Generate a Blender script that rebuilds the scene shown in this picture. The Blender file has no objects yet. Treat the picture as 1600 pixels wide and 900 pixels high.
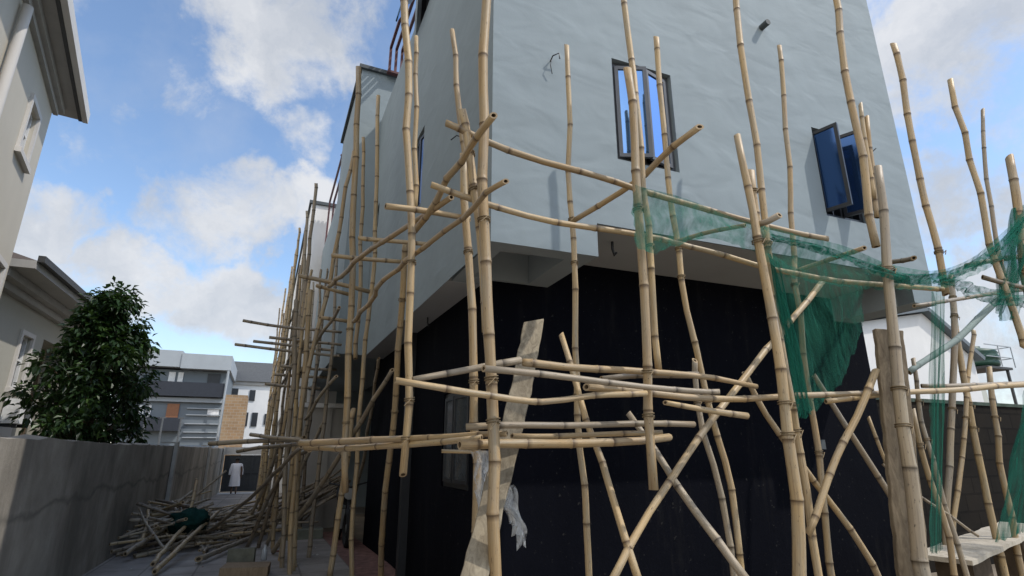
import bpy, bmesh, math, random
from mathutils import Vector, Matrix, Quaternion
R = math.radians
scene = bpy.context.scene
COL = scene.collection

# ------------------------------------------------------------------ camera
cam_d = bpy.data.cameras.new('camera'); cam = bpy.data.objects.new('camera', cam_d); COL.objects.link(cam)
cam.location = (0, 0, 1.45); cam.rotation_euler = (R(90 + 16.6), 0, R(-23.74))
cam_d.sensor_width = 36; cam_d.lens = 850 / 1600 * 36
cam_d.clip_start = 0.05; cam_d.clip_end = 5000
scene.camera = cam

# ------------------------------------------------------------------ light
SUN = Vector((.62, -.49, 1.02)).normalized()
sun_el = math.asin(SUN.z); sun_rot = math.atan2(SUN.x, SUN.y)
sd = bpy.data.lights.new('sun', 'SUN'); sd.energy = 2.0; sd.angle = R(.6); sd.color = (1, .95, .88)
so = bpy.data.objects.new('sun', sd); COL.objects.link(so)
so.rotation_euler = SUN.to_track_quat('Z', 'Y').to_euler()
scene.view_settings.view_transform = 'Standard'; scene.view_settings.look = 'None'
scene.view_settings.exposure = EXPOSURE = 0.60; scene.view_settings.gamma = 1
scene.render.engine = 'CYCLES'

CLOUDS = [(-0.045, 0.74, 0.671, 0.225, 0.85), (-0.129, 0.751, 0.648, 0.122, 0.55), (0.046, 0.771, 0.635, 0.122, 0.75), (-0.027, 0.79, 0.612, 0.105, 0.7), (-0.159, 0.843, 0.514, 0.122, 0.45), (-0.2, 0.832, 0.518, 0.087, 0.3), (-0.002, 0.863, 0.506, 0.105, 0.55), (-0.083, 0.924, 0.373, 0.139, 0.85), (0.001, 0.913, 0.407, 0.105, 0.9), (-0.152, 0.923, 0.354, 0.122, 0.8), (-0.26, 0.874, 0.409, 0.07, 0.5), (-0.294, 0.904, 0.311, 0.105, 0.9), (-0.317, 0.908, 0.274, 0.105, 0.8), (-0.243, 0.924, 0.297, 0.087, 0.6), (-0.196, 0.947, 0.255, 0.122, 1.0), (-0.104, 0.965, 0.24, 0.122, 0.9), (-0.015, 0.978, 0.209, 0.122, 0.9), (-0.244, 0.953, 0.182, 0.122, 0.5), (-0.121, 0.98, 0.158, 0.122, 0.5), (0.78, 0.317, 0.54, 0.191, 0.9), (0.726, 0.358, 0.587, 0.139, 0.7), (0.83, 0.298, 0.471, 0.105, 0.6), (0.86, 0.388, 0.331, 0.156, 0.85), (0.888, 0.348, 0.301, 0.122, 0.8), (0.812, 0.39, 0.433, 0.087, 0.35), (0.903, 0.401, 0.154, 0.174, 0.9), (0.85, 0.509, 0.131, 0.174, 0.9), (0.401, 0.455, 0.795, 0.309, 0.8), (-0.301, 0.647, 0.7, 0.309, 0.7), (-0.501, 0.795, 0.342, 0.276, 0.8), (0.942, 0.189, 0.276, 0.309, 0.8), (-0.473, 0.878, 0.071, 0.375, 1.0), (-0.614, 0.757, 0.223, 0.375, 0.9), (-0.446, 0.63, 0.636, 0.342, 0.9)]  # includes out-of-view clouds added to brighten the shaded side wall
def build_world():
    w = bpy.data.worlds.new('World'); scene.world = w; w.use_nodes = True
    nt = w.node_tree; N = nt.nodes; L = nt.links; N.clear()
    out = N.new('ShaderNodeOutputWorld'); bg = N.new('ShaderNodeBackground'); bg.inputs['Strength'].default_value = .15
    sky = N.new('ShaderNodeTexSky'); sky.sky_type = 'NISHITA'; sky.sun_disc = False
    sky.sun_elevation = sun_el; sky.sun_rotation = sun_rot; sky.air_density = 1.0; sky.dust_density = .6; sky.ozone_density = 2.2
    tc = N.new('ShaderNodeTexCoord'); nrm = N.new('ShaderNodeVectorMath'); nrm.operation = 'NORMALIZE'
    L.new(tc.outputs['Generated'], nrm.inputs[0])
    def math_(op, a, b=None, c=None, clamp=False):
        n = N.new('ShaderNodeMath'); n.operation = op; n.use_clamp = clamp
        for i, v in enumerate((a, b, c)):
            if v is None: continue
            if isinstance(v, (int, float)): n.inputs[i].default_value = v
            else: L.new(v, n.inputs[i])
        return n.outputs[0]
    # warp the direction a little so that cloud outlines billow
    def noise(scale, detail, rough, vec, dist=0):
        n = N.new('ShaderNodeTexNoise'); n.inputs['Scale'].default_value = scale; n.inputs['Detail'].default_value = detail
        n.inputs['Roughness'].default_value = rough; n.inputs['Distortion'].default_value = dist; L.new(vec, n.inputs['Vector']); return n
    wn = noise(6, 6, .6, nrm.outputs[0])
    sub = N.new('ShaderNodeVectorMath'); sub.operation = 'SUBTRACT'; L.new(wn.outputs['Color'], sub.inputs[0]); sub.inputs[1].default_value = (.5, .5, .5)
    sc = N.new('ShaderNodeVectorMath'); sc.operation = 'SCALE'; L.new(sub.outputs[0], sc.inputs[0]); sc.inputs['Scale'].default_value = .22
    add = N.new('ShaderNodeVectorMath'); L.new(nrm.outputs[0], add.inputs[0]); L.new(sc.outputs[0], add.inputs[1])
    total = None; shade = None
    for (x, y, z, r, wgt) in CLOUDS:
        d = N.new('ShaderNodeVectorMath'); d.operation = 'DISTANCE'; L.new(add.outputs[0], d.inputs[0]); d.inputs[1].default_value = (x, y, z)
        m = N.new('ShaderNodeMapRange'); m.interpolation_type = 'SMOOTHSTEP'
        L.new(d.outputs['Value'], m.inputs['Value']); m.inputs['From Min'].default_value = r * 1.05; m.inputs['From Max'].default_value = r * .30
        m.inputs['To Min'].default_value = 0; m.inputs['To Max'].default_value = wgt
        total = m.outputs[0] if total is None else math_('MAXIMUM', total, m.outputs[0])
    fb = noise(7.5, 10, .64, nrm.outputs[0], .25)
    fb2 = noise(3.2, 7, .6, nrm.outputs[0])
    # density: placed masses eroded by fractal noise, plus thin general veil
    k = math_('ADD', total, math_('MULTIPLY', math_('SUBTRACT', fb.outputs['Fac'], .5), 1.8))
    dens = N.new('ShaderNodeMapRange'); dens.interpolation_type = 'SMOOTHSTEP'; L.new(k, dens.inputs['Value'])
    dens.inputs['From Min'].default_value = .40; dens.inputs['From Max'].default_value = .95; dens.inputs['To Max'].default_value = .93
    veil = N.new('ShaderNodeMapRange'); L.new(fb2.outputs['Fac'], veil.inputs['Value']); veil.inputs['From Min'].default_value = .5; veil.inputs['From Max'].default_value = .8; veil.inputs['To Max'].default_value = .35
    sep = N.new('ShaderNodeSeparateXYZ'); L.new(nrm.outputs[0], sep.inputs[0])
    low = N.new('ShaderNodeMapRange'); L.new(sep.outputs['Z'], low.inputs['Value']); low.inputs['From Min'].default_value = .30; low.inputs['From Max'].default_value = -.02; low.inputs['To Max'].default_value = .40
    cover = math_('MAXIMUM', math_('MAXIMUM', dens.outputs[0], veil.outputs[0]), low.outputs[0])
    # cloud body: white tops, grey bellies
    gn = noise(5, 8, .6, add.outputs[0])
    cr = N.new('ShaderNodeValToRGB'); L.new(gn.outputs['Fac'], cr.inputs[0])
    cr.color_ramp.elements[0].position = .36; cr.color_ramp.elements[0].color = (2.45, 2.62, 2.9, 1)
    cr.color_ramp.elements[1].position = .64; cr.color_ramp.elements[1].color = (3.6, 3.65, 3.75, 1)
    fill_bank = None  # extra bright cloud bank out of view, added to fill the shaded side
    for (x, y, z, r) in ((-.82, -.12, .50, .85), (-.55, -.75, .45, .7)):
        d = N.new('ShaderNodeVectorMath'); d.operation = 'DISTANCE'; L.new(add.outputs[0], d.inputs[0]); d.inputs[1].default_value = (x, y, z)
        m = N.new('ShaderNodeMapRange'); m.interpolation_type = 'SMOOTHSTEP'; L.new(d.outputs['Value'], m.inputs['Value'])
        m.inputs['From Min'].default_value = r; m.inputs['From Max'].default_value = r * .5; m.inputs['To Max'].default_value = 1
        fill_bank = m.outputs[0] if fill_bank is None else math_('MAXIMUM', fill_bank, m.outputs[0])
    cover = math_('MAXIMUM', cover, math_('MULTIPLY', fill_bank, .9))
    lit = N.new('ShaderNodeMix'); lit.data_type = 'RGBA'; L.new(fill_bank, lit.inputs['Factor']); L.new(cr.outputs[0], lit.inputs['A']); lit.inputs['B'].default_value = (8.6, 8.4, 8.1, 1)
    hs = N.new('ShaderNodeMix'); hs.data_type = 'RGBA'; hs.blend_type = 'MULTIPLY'; hs.inputs['Factor'].default_value = 1
    L.new(sky.outputs[0], hs.inputs['A']); hs.inputs['B'].default_value = (1.02, 1.02, 1.0, 1)
    mx = N.new('ShaderNodeMix'); mx.data_type = 'RGBA'; L.new(cover, mx.inputs['Factor']); L.new(hs.outputs['Result'], mx.inputs['A']); L.new(lit.outputs['Result'], mx.inputs['B'])
    L.new(mx.outputs['Result'], bg.inputs['Color']); L.new(bg.outputs[0], out.inputs['Surface'])
build_world()

# ------------------------------------------------------------------ materials
class NT:
    def __init__(s, name):
        s.m = bpy.data.materials.new(name); s.m.use_nodes = True; s.t = s.m.node_tree
        s.b = s.t.nodes['Principled BSDF']; s.out = s.t.nodes['Material Output']
    def n(s, kind, **kw):
        x = s.t.nodes.new('ShaderNode' + kind)
        for k, v in kw.items():
            if k.startswith('_'): setattr(x, k[1:], v)
            else: x.inputs[k.replace('__', ' ')].default_value = v
        return x
    def l(s, a, b): s.t.links.new(a, b)
    def pos(s, scale=(1, 1, 1)):
        g = s.n('TexCoord'); mp = s.n('Mapping'); mp.inputs['Scale'].default_value = scale
        s.l(g.outputs['Object'], mp.inputs['Vector']); return mp.outputs[0]
    def noise(s, vec, scale, detail=6, rough=.6, dist=0):
        x = s.n('TexNoise', Scale=scale, Detail=detail, Roughness=rough, Distortion=dist); s.l(vec, x.inputs['Vector']); return x.outputs['Fac']
    def ramp(s, fac, stops):
        x = s.n('ValToRGB'); s.l(fac, x.inputs[0]); e = x.color_ramp.elements
        e[0].position, e[0].color = stops[0][0], (*stops[0][1], 1); e[1].position, e[1].color = stops[-1][0], (*stops[-1][1], 1)
        for p, c in stops[1:-1]:
            q = e.new(p); q.color = (*c, 1)
        return x.outputs[0]
    def mix(s, fac, a, b, mode='MIX'):
        x = s.n('Mix', _data_type='RGBA', _blend_type=mode)
        for sock, v in (('Factor', fac), ('A', a), ('B', b)):
            i = x.inputs[sock] if sock == 'Factor' else [q for q in x.inputs if q.name == sock and q.type == 'RGBA'][0]
            if isinstance(v, (int, float)): i.default_value = v
            elif isinstance(v, tuple): i.default_value = (*v, 1)
            else: s.l(v, i)
        return [q for q in x.outputs if q.type == 'RGBA'][0]
    def maprange(s, v, a, b, c=0, d=1):
        x = s.n('MapRange'); s.l(v, x.inputs['Value']); x.inputs['From Min'].default_value = a; x.inputs['From Max'].default_value = b
        x.inputs['To Min'].default_value = c; x.inputs['To Max'].default_value = d; return x.outputs[0]
    def bump(s, h, strength=.3, dist=.02, prev=None):
        x = s.n('Bump', Strength=strength, Distance=dist); s.l(h, x.inputs['Height'])
        if prev is not None: s.l(prev, x.inputs['Normal'])
        s.l(x.outputs[0], s.b.inputs['Normal']); return x.outputs[0]
    def col(s, c):
        if isinstance(c, tuple): s.b.inputs['Base Color'].default_value = (*c, 1)
        else: s.l(c, s.b.inputs['Base Color'])
    def set(s, rough=.8, spec=.3, metal=0):
        s.b.inputs['Roughness'].default_value = rough; s.b.inputs['Specular IOR Level'].default_value = spec; s.b.inputs['Metallic'].default_value = metal

def m_plaster(name, c, var=.12, bump=.5, wav=True, rough=.75, streak=.15):
    t = NT(name); p = t.pos(); n1 = t.noise(p, 1.3, 7, .6); n2 = t.noise(t.pos((1, 1, .25)), 3.1, 5)
    d = tuple(x * (1 - var) for x in c); e = tuple(min(1, x * (1 + var)) for x in c)
    cc = t.ramp(n1, [(.3, d), (.7, e)])
    cc = t.mix(t.maprange(n2, .5, .8, 0, streak), cc, tuple(x * .6 for x in c))
    t.col(cc); t.set(rough, .25)
    b = t.bump(t.noise(p, 45, 4, .65), .12, .006)
    if wav:
        # trowel sweeps: soft diagonal ridges
        q = t.n('TexCoord'); mp = t.n('Mapping'); mp.inputs['Rotation'].default_value = (0, R(24), 0); mp.inputs['Scale'].default_value = (2.0, 2.0, 3.6)
        t.l(q.outputs['Object'], mp.inputs['Vector']); w = t.noise(mp.outputs[0], 1.0, 2.2, .42, .5)
        t.bump(w, bump, .06, b)
    return t.m
def m_plain(name, c, rough=.6, spec=.4, metal=0, var=.15, scale=6, bump=.0):
    t = NT(name); n = t.noise(t.pos(), scale, 6, .6)
    t.col(t.ramp(n, [(.3, tuple(x * (1 - var) for x in c)), (.7, tuple(min(1, x * (1 + var)) for x in c))])); t.set(rough, spec, metal)
    if bump: t.bump(n, bump, .01)
    return t.m
def m_bamboo(name, c1, c2, grey, dark):
    t = NT(name); oi = t.n('ObjectInfo'); uv = t.n('UVMap'); uv.uv_map = 'UVMap'
    off = t.n('VectorMath', _operation='ADD'); t.l(uv.outputs[0], off.inputs[0])
    cmb = t.n('CombineXYZ'); mm = t.n('Math', _operation='MULTIPLY'); t.l(oi.outputs['Random'], mm.inputs[0]); mm.inputs[1].default_value = 37
    t.l(mm.outputs[0], cmb.inputs[1]); t.l(mm.outputs[0], cmb.inputs[0]); t.l(cmb.outputs[0], off.inputs[1])
    def mp(s):
        q = t.n('Mapping'); q.inputs['Scale'].default_value = s; t.l(off.outputs[0], q.inputs['Vector']); return q.outputs[0]
    base = t.mix(oi.outputs['Random'], c1, c2)
    big = t.noise(mp((1.2, 1.6, 1)), 1.5, 5)
    cc = t.mix(t.maprange(big, .40, .66, 0, .85), base, grey)
    st = t.noise(mp((9, 1.1, 1)), 2.2, 5, .65)
    cc = t.mix(t.maprange(st, .48, .74, 0, .75), cc, dark)
    sp = t.noise(mp((4, 5, 1)), 5, 3)
    cc = t.mix(t.maprange(sp, .62, .70, 0, .8), cc, tuple(x * .35 for x in dark))
    cs = t.noise(mp((3, 2.2, 1)), 1.7, 6, .7); cc = t.mix(t.maprange(cs, .64, .70, 0, .55), cc, (.46, .43, .38))
    tn = t.n('Attribute', _attribute_name='tone'); cc = t.mix(t.maprange(tn.outputs['Fac'], .1, .9, 0, .75), cc, t.ramp(tn.outputs['Fac'], [(.2, (.62, .52, .40)), (.5, (1, 1, 1)), (.85, (1.12, 1.1, 1.02))]), 'MULTIPLY')
    at = t.n('Attribute', _attribute_name='node'); cc = t.mix(at.outputs['Fac'], cc, tuple(x * .55 for x in dark))
    t.col(cc); t.set(.48, .4)
    t.bump(st, .35, .006); return t.m
BAMBOO = [m_bamboo('fresh_bamboo', (.52, .375, .195), (.36, .245, .12), (.34, .29, .21), (.17, .105, .055)),
          m_bamboo('weathered_bamboo', (.27, .205, .13), (.38, .31, .22), (.27, .24, .195), (.12, .09, .06)),
          m_bamboo('dark_bamboo', (.17, .125, .08), (.24, .18, .115), (.22, .195, .16), (.07, .05, .03)),
          m_plain('batten_wood', (.22, .27, .25), .8)]
M_HOLLOW = m_plain('bamboo_hollow', (.10, .07, .04), .9, .1)
M_CUT = m_plain('bamboo_cut_end', (.36, .27, .17), .8, .2)
M_BLUE = m_plaster('blue_grey_plaster', (.25, .296, .318), .06, .30, streak=.14)
M_SIDE = m_plaster('side_plaster', (.25, .296, .318), .06, .3, streak=.14)
M_SOFFIT = m_plaster('soffit_plaster', (.40, .41, .41), .05, .1, False)
M_BEAM = m_plaster('beam_plaster', (.30, .34, .355), .05, .15, False)
def m_black():
    t = NT('black_textured_paint'); p = t.pos(); n = t.noise(t.pos((1, 1, .4)), 1.1, 7, .65); d = t.noise(t.pos((1, 1, .16)), 4.5, 6, .7); sp = t.noise(p, 26, 3, .6)
    cc = t.ramp(n, [(.3, (.0022, .0027, .0052)), (.7, (.0048, .0054, .0088))]); cc = t.mix(t.maprange(d, .54, .74, 0, .6), cc, (.017, .0165, .017))
    cc = t.mix(t.maprange(sp, .67, .71, 0, .6), cc, (.04, .039, .037)); t.col(cc); t.set(.92, .06)
    b = t.bump(t.noise(p, 38, 4, .7), .35, .008); t.bump(n, .3, .04, b); return t.m
M_BLACK = m_black()
M_COPING = m_plain('grey_coping', (.07, .08, .085), .7)
M_WHITE = m_plaster('white_plaster', (.74, .73, .71), .05, .1, False)
M_GREYW = m_plaster('dull_white_plaster', (.42, .40, .37), .08, .1, False, streak=.3)
M_FRAME = m_plain('grey_aluminium', (.075, .08, .09), .45, .5)
M_DFRAME = m_plain('black_aluminium', (.02, .022, .026), .4, .5)
M_RAIL = m_plain('burgundy_metal', (.10, .035, .035), .45, .5)
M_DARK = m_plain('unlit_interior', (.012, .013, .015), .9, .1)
def m_glass(name, c, rough=.03, metal=.9):
    t = NT(name); t.col(c); t.set(rough, .6, metal)
    t.bump(t.noise(t.pos(), 2.5, 2), .03, .02); return t.m
M_BGLASS = m_glass('blue_reflective_glass', (.19, .36, .68))
M_DGLASS = m_glass('deep_blue_glass', (.035, .085, .21), .06, .75)
M_GGLASS = m_plain('grey_window_glass', (.05, .06, .07), .1, .6)
M_WIRE = m_plain('rusty_wire', (.05, .04, .035), .7)
M_ROPE = m_plain('tie_rope', (.20, .15, .09), .9, .2)

def m_net(name, c, dens):
    t = NT(name); uv = t.n('UVMap'); uv.uv_map = 'UVMap'
    def mp(s):
        q = t.n('Mapping'); q.inputs['Scale'].default_value = s; t.l(uv.outputs[0], q.inputs['Vector']); return q.outputs[0]
    fold = t.noise(mp((7, 1.6, 1)), 2.0, 4, .55); fine = t.noise(mp((60, 60, 1)), 3, 3)
    f = t.n('Math', _operation='ADD'); t.l(t.maprange(fold, .3, .72, -.65 * dens, .7 * dens), f.inputs[0]); t.l(t.maprange(fine, .3, .7, dens - .08, dens + .08), f.inputs[1]); f.use_clamp = True
    df = t.n('BsdfDiffuse'); tl = t.n('BsdfTranslucent'); tr = t.n('BsdfTransparent')
    for x in (df, tl): x.inputs['Color'].default_value = (*c, 1)
    m1 = t.n('MixShader'); m1.inputs[0].default_value = .4; t.l(df.outputs[0], m1.inputs[1]); t.l(tl.outputs[0], m1.inputs[2])
    m2 = t.n('MixShader'); t.l(f.outputs[0], m2.inputs[0]); t.l(tr.outputs[0], m2.inputs[1]); t.l(m1.outputs[0], m2.inputs[2])
    t.l(m2.outputs[0], t.out.inputs['Surface']); return t.m

# ------------------------------------------------------------------ mesh helpers
class MB:
    def __init__(s): s.v = []; s.f = []; s.mi = []; s.sm = []
    def add(s, vs, fs, mi=0, smooth=False):
        o = len(s.v); s.v += [tuple(v) for v in vs]; s.f += [tuple(i + o for i in f) for f in fs]; s.mi += [mi] * len(fs); s.sm += [smooth] * len(fs)
    def box(s, x0, x1, y0, y1, z0, z1, mi=0):
        s.obox((x0, y0, z0), (x1 - x0, 0, 0), (0, y1 - y0, 0), (0, 0, z1 - z0), mi)
    def obox(s, o, a, b, c, mi=0):
        o, a, b, c = map(Vector, (o, a, b, c))
        if a.cross(b).dot(c) < 0: a, b = b, a
        p = [o, o + a, o + a + b, o + b]; p += [q + c for q in p]
        s.add(p, [(3, 2, 1, 0), (4, 5, 6, 7), (0, 1, 5, 4), (1, 2, 6, 5), (2, 3, 7, 6), (3, 0, 4, 7)], mi)
    def bar(s, p, q, w, h=None, mi=0):
        p, q = Vector(p), Vector(q); h = h or w; d = (q - p).normalized()
        up = Vector((0, 0, 1)) if abs(d.z) < .9 else Vector((1, 0, 0))
        a = d.cross(up).normalized() * w; b = d.cross(a).normalized() * h
        s.obox(p - a / 2 - b / 2, a, b, q - p, mi)
    def quad(s, a, b, c, d, mi=0): s.add([a, b, c, d], [(0, 1, 2, 3)], mi)
    def tube(s, pts, rad, sides=8, mi=0, cap=True):
        pts = [Vector(p) for p in pts]; n = len(pts); rr = rad if isinstance(rad, (list, tuple)) else [rad] * n
        fr = frames(pts); vs = []; fs = []
        for i, p in enumerate(pts):
            a, b = fr[i]
            for k in range(sides):
                t = 2 * math.pi * k / sides; vs.append(p + (a * math.cos(t) + b * math.sin(t)) * rr[i])
        for i in range(n - 1):
            for k in range(sides):
                k2 = (k + 1) % sides; fs.append((i * sides + k, i * sides + k2, (i + 1) * sides + k2, (i + 1) * sides + k))
        s.add(vs, fs, mi, True)
        if cap: s.add(vs[:sides], [tuple(range(sides))[::-1]], mi); s.add(vs[-sides:], [tuple(range(sides))], mi)
    def lathe(s, prof, c=(0, 0, 0), sides=16, mi=0):
        vs = []; fs = []
        for r, z in prof:
            for k in range(sides):
                t = 2 * math.pi * k / sides; vs.append((c[0] + r * math.cos(t), c[1] + r * math.sin(t), c[2] + z))
        for i in range(len(prof) - 1):
            for k in range(sides):
                k2 = (k + 1) % sides; fs.append((i * sides + k, i * sides + k2, (i + 1) * sides + k2, (i + 1) * sides + k))
        fs.append(tuple(range(sides))[::-1]); fs.append(tuple(range((len(prof) - 1) * sides, len(prof) * sides)))
        s.add(vs, fs, mi, True)
    def build(s, name, mats, parent=None):
        me = bpy.data.meshes.new(name); me.from_pydata(s.v, [], s.f)
        for m in (mats if isinstance(mats, list) else [mats]): me.materials.append(m)
        me.polygons.foreach_set('material_index', s.mi); me.polygons.foreach_set('use_smooth', s.sm); me.update()
        o = bpy.data.objects.new(name, me); COL.objects.link(o)
        if parent: put(o, parent)
        return o
def put(o, parent):
    o.parent = parent; o.matrix_parent_inverse = root_matrix(parent).inverted()
def root_matrix(o):
    m = Matrix.LocRotScale(o.location, o.rotation_euler, o.scale)
    if o.parent: m = root_matrix(o.parent) @ o.matrix_parent_inverse @ m
    return m
def frames(pts):
    out = []; prev = None
    for i in range(len(pts)):
        t = (pts[min(i + 1, len(pts) - 1)] - pts[max(i - 1, 0)]).normalized()
        if prev is None:
            up = Vector((0, 0, 1)) if abs(t.z) < .9 else Vector((1, 0, 0)); a = t.cross(up).normalized()
        else: a = (prev - t * prev.dot(t)).normalized()
        out.append((a, t.cross(a))); prev = a
    return out
def empty(name, loc, rz=0):
    o = bpy.data.objects.new(name, None); COL.objects.link(o); o.location = loc; o.rotation_euler = (0, 0, rz); o.empty_display_size = .1; return o
def tag(o, label=None, cat=None, group=None, kind=None):
    if label: o['label'] = label
    if cat: o['category'] = cat
    if group: o['group'] = group
    if kind: o['kind'] = kind
    return o
def smooth_path(pts, step=.06):
    P = [Vector(p) for p in pts]
    if len(P) == 2: P = [P[0], P[0].lerp(P[1], .5), P[1]]
    Q = [P[0] * 2 - P[1]] + P + [P[-1] * 2 - P[-2]]; out = []
    for i in range(1, len(Q) - 2):
        a, b, c, d = Q[i - 1:i + 3]; n = max(2, int((c - b).length / step))
        for k in range(n):
            t = k / n
            out.append(.5 * ((2 * b) + (c - a) * t + (2 * a - 5 * b + 4 * c - d) * t * t + (3 * b - a - 3 * c + d) * t ** 3))
    out.append(P[-1]); return out
def culm(name, pts, r0, r1, mat, seed, sides=10, internode=.27, wob=.012):
    """one bamboo pole: swollen nodes, slightly zigzag internodes, hollow sawn ends"""
    rng = random.Random(seed); path = smooth_path(pts); S = [0]
    for a, b in zip(path, path[1:]): S.append(S[-1] + (b - a).length)
    T = S[-1]
    def at(s):
        s = max(0, min(T, s)); lo, hi = 0, len(S) - 1
        while hi - lo > 1:
            m = (lo + hi) // 2
            if S[m] <= s: lo = m
            else: hi = m
        return path[lo].lerp(path[hi], (s - S[lo]) / max(1e-9, S[hi] - S[lo]))
    nodes = []; s = rng.uniform(.05, internode)
    while s < T - .03: nodes.append(s); s += internode * rng.uniform(.6, 1.45)
    rings = [(0, 1, 0)]
    prev = 0
    for nd in nodes + [T]:
        m = (prev + nd) / 2; nb = rng.uniform(1.06, 1.15)
        if nd - prev > .12: rings.append((m, rng.uniform(.94, 1.0), 0))
        if nd < T:
            for ds, k, c in ((-.022, 1.0, 0), (-.007, 1.04, .1), (0, nb, .3), (.005, nb - .05, 1), (.011, 1.03, .7), (.03, 1.0, .0)):
                q = nd + ds
                if rings[-1][0] + .002 < q < T - .004: rings.append((q, k, c))
        prev = nd
    rings.append((T, 1, 0))
    joints = [0] + nodes + [T]; offs = [Vector((rng.uniform(-1, 1), rng.uniform(-1, 1), rng.uniform(-.3, .3))) * wob * (.4 if i in (0, len(joints) - 1) else 1) for i in range(len(joints))]
    def wobble(s):
        for i in range(len(joints) - 1):
            if joints[i] <= s <= joints[i + 1] or i == len(joints) - 2:
                return offs[i].lerp(offs[i + 1], max(0, min(1, (s - joints[i]) / max(1e-6, joints[i + 1] - joints[i]))))
    C = [at(q[0]) + wobble(q[0]) for q in rings]; fr = frames(C); vs = []; fs = []; uv = []; nm = []; tn = []; mi = []; sm = []
    tones = [max(0, min(1, rng.gauss(.5, .24))) for _ in joints]
    d0, d1 = (C[0] - C[1]).normalized(), (C[-1] - C[-2]).normalized()
    def ring(c, f, r, mask, slant=None, tone=.5):
        for k in range(sides):
            t = 2 * math.pi * k / sides; v = (f[0] * math.cos(t) + f[1] * math.sin(t)) * r
            if slant: v = v + slant[0] * (math.cos(t) * r * slant[1])
            vs.append(c + v); nm.append(mask); tn.append(tone)
    for i, (s, k, c) in enumerate(rings):
        r = (r0 + (r1 - r0) * s / T) * k
        sl = None
        if i == 0: sl = (d0, rng.uniform(-.9, .9))
        if i == len(rings) - 1: sl = (d1, rng.uniform(-.9, .9))
        ring(C[i], fr[i], r, c, sl, tones[max(0, sum(1 for q in joints if q <= s + 1e-6) - 1)])
    n = len(rings)
    for i in range(n - 1):
        for k in range(sides):
            k2 = (k + 1) % sides; fs.append((i * sides + k, i * sides + k2, (i + 1) * sides + k2, (i + 1) * sides + k)); mi.append(0); sm.append(True)
            u0, u1, v0, v1 = k / sides, (k + 1) / sides, rings[i][0], rings[i + 1][0]; uv += [(u0, v0), (u1, v0), (u1, v1), (u0, v1)]
    for base, d, ri, fl in ((0, d0, r0, True), ((n - 1) * sides, d1, r1, False)):
        o = len(vs); cc = sum((vs[base + k] for k in range(sides)), Vector()) / sides
        for k in range(sides): vs.append(cc.lerp(vs[base + k], .56)); nm.append(0); tn.append(.5)
        for k in range(sides): vs.append(cc.lerp(vs[base + k], .50) - d * .03); nm.append(0); tn.append(.5)
        for k in range(sides):
            k2 = (k + 1) % sides
            for A, B, m_ in ((base, o, 2), (o, o + sides, 1)):
                q = (A + k, A + k2, B + k2, B + k); fs.append(q[::-1] if fl else q); mi.append(m_); sm.append(False); uv += [(0, 0)] * 4
        q = tuple(range(o + sides, o + 2 * sides)); fs.append(q if not fl else q[::-1]); mi.append(1); sm.append(False); uv += [(0, 0)] * sides
    me = bpy.data.meshes.new(name); me.from_pydata(vs, [], fs)
    for m in (mat, M_HOLLOW, M_CUT): me.materials.append(m)
    me.polygons.foreach_set('material_index', mi); me.polygons.foreach_set('use_smooth', sm)
    ul = me.uv_layers.new(name='UVMap'); ul.data.foreach_set('uv', [c for p in uv for c in p])
    at_ = me.attributes.new('node', 'FLOAT', 'POINT'); at_.data.foreach_set('value', nm)
    at_ = me.attributes.new('tone', 'FLOAT', 'POINT'); at_.data.foreach_set('value', tn); me.update()
    ob = bpy.data.objects.new(name, me); COL.objects.link(ob); return ob, C

# ------------------------------------------------------------------ ground
def gz(y): return 0.0 if y < 8 else (-.026 * (y - 8) if y < 60 else -1.352)
def m_paving():
    t = NT('worn_concrete_paving'); p = t.pos(); n = t.noise(p, 1.4, 8, .65); f = t.noise(p, 22, 5, .7)
    cc = t.ramp(n, [(.28, (.19, .17, .145)), (.5, (.31, .28, .25)), (.75, (.40, .37, .33))])
    br = t.n('TexBrick', Scale=1.0, Mortar__Size=.012); br.inputs['Color1'].default_value = (1, 1, 1, 1); br.inputs['Color2'].default_value = (.80, .79, .78, 1); br.inputs['Mortar'].default_value = (.5, .48, .46, 1)
    br.inputs['Brick Width'].default_value = .6; br.inputs['Row Height'].default_value = .6; br.offset = 0; t.l(p, br.inputs['Vector'])
    cc = t.mix(.8, cc, br.outputs['Color'], 'MULTIPLY'); cc = t.mix(t.maprange(f, .58, .75, 0, .4), cc, (.10, .075, .055)); t.col(cc); t.set(.85, .2)
    t.bump(f, .3, .006); return t.m
M_PAVE = m_paving()
M_DIRT = m_plain('packed_earth', (.20, .165, .125), .95, .1, 0, .35, 1.2, .4)
def strip(name, x0, x1, y0, y1, lift, mat, kind='structure'):
    b = MB(); ys = sorted(set([y0, y1] + [y for y in (-20, 0, 4, 8, 12, 20, 33, 45, 60) if y0 < y < y1]))
    vs = []; [vs.extend([(x0, y, gz(y) + lift), (x1, y, gz(y) + lift)]) for y in ys]
    b.add(vs, [(2 * i, 2 * i + 1, 2 * i + 3, 2 * i + 2) for i in range(len(ys) - 1)]); o = b.build(name, mat); tag(o, kind=kind); return o
strip('ground', -1500, 1500, -400, 2500, 0, M_DIRT)
strip('alley_paving', -1.85, 1.2, -3, 33, .004, M_PAVE)
M_RED = m_plain('red_paver', (.20, .11, .09), .9, .2, 0, .4, 9, .3)
strip('kerb_strip', 1.2, 1.72, 3.0, 12.2, .008, M_RED)

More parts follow.
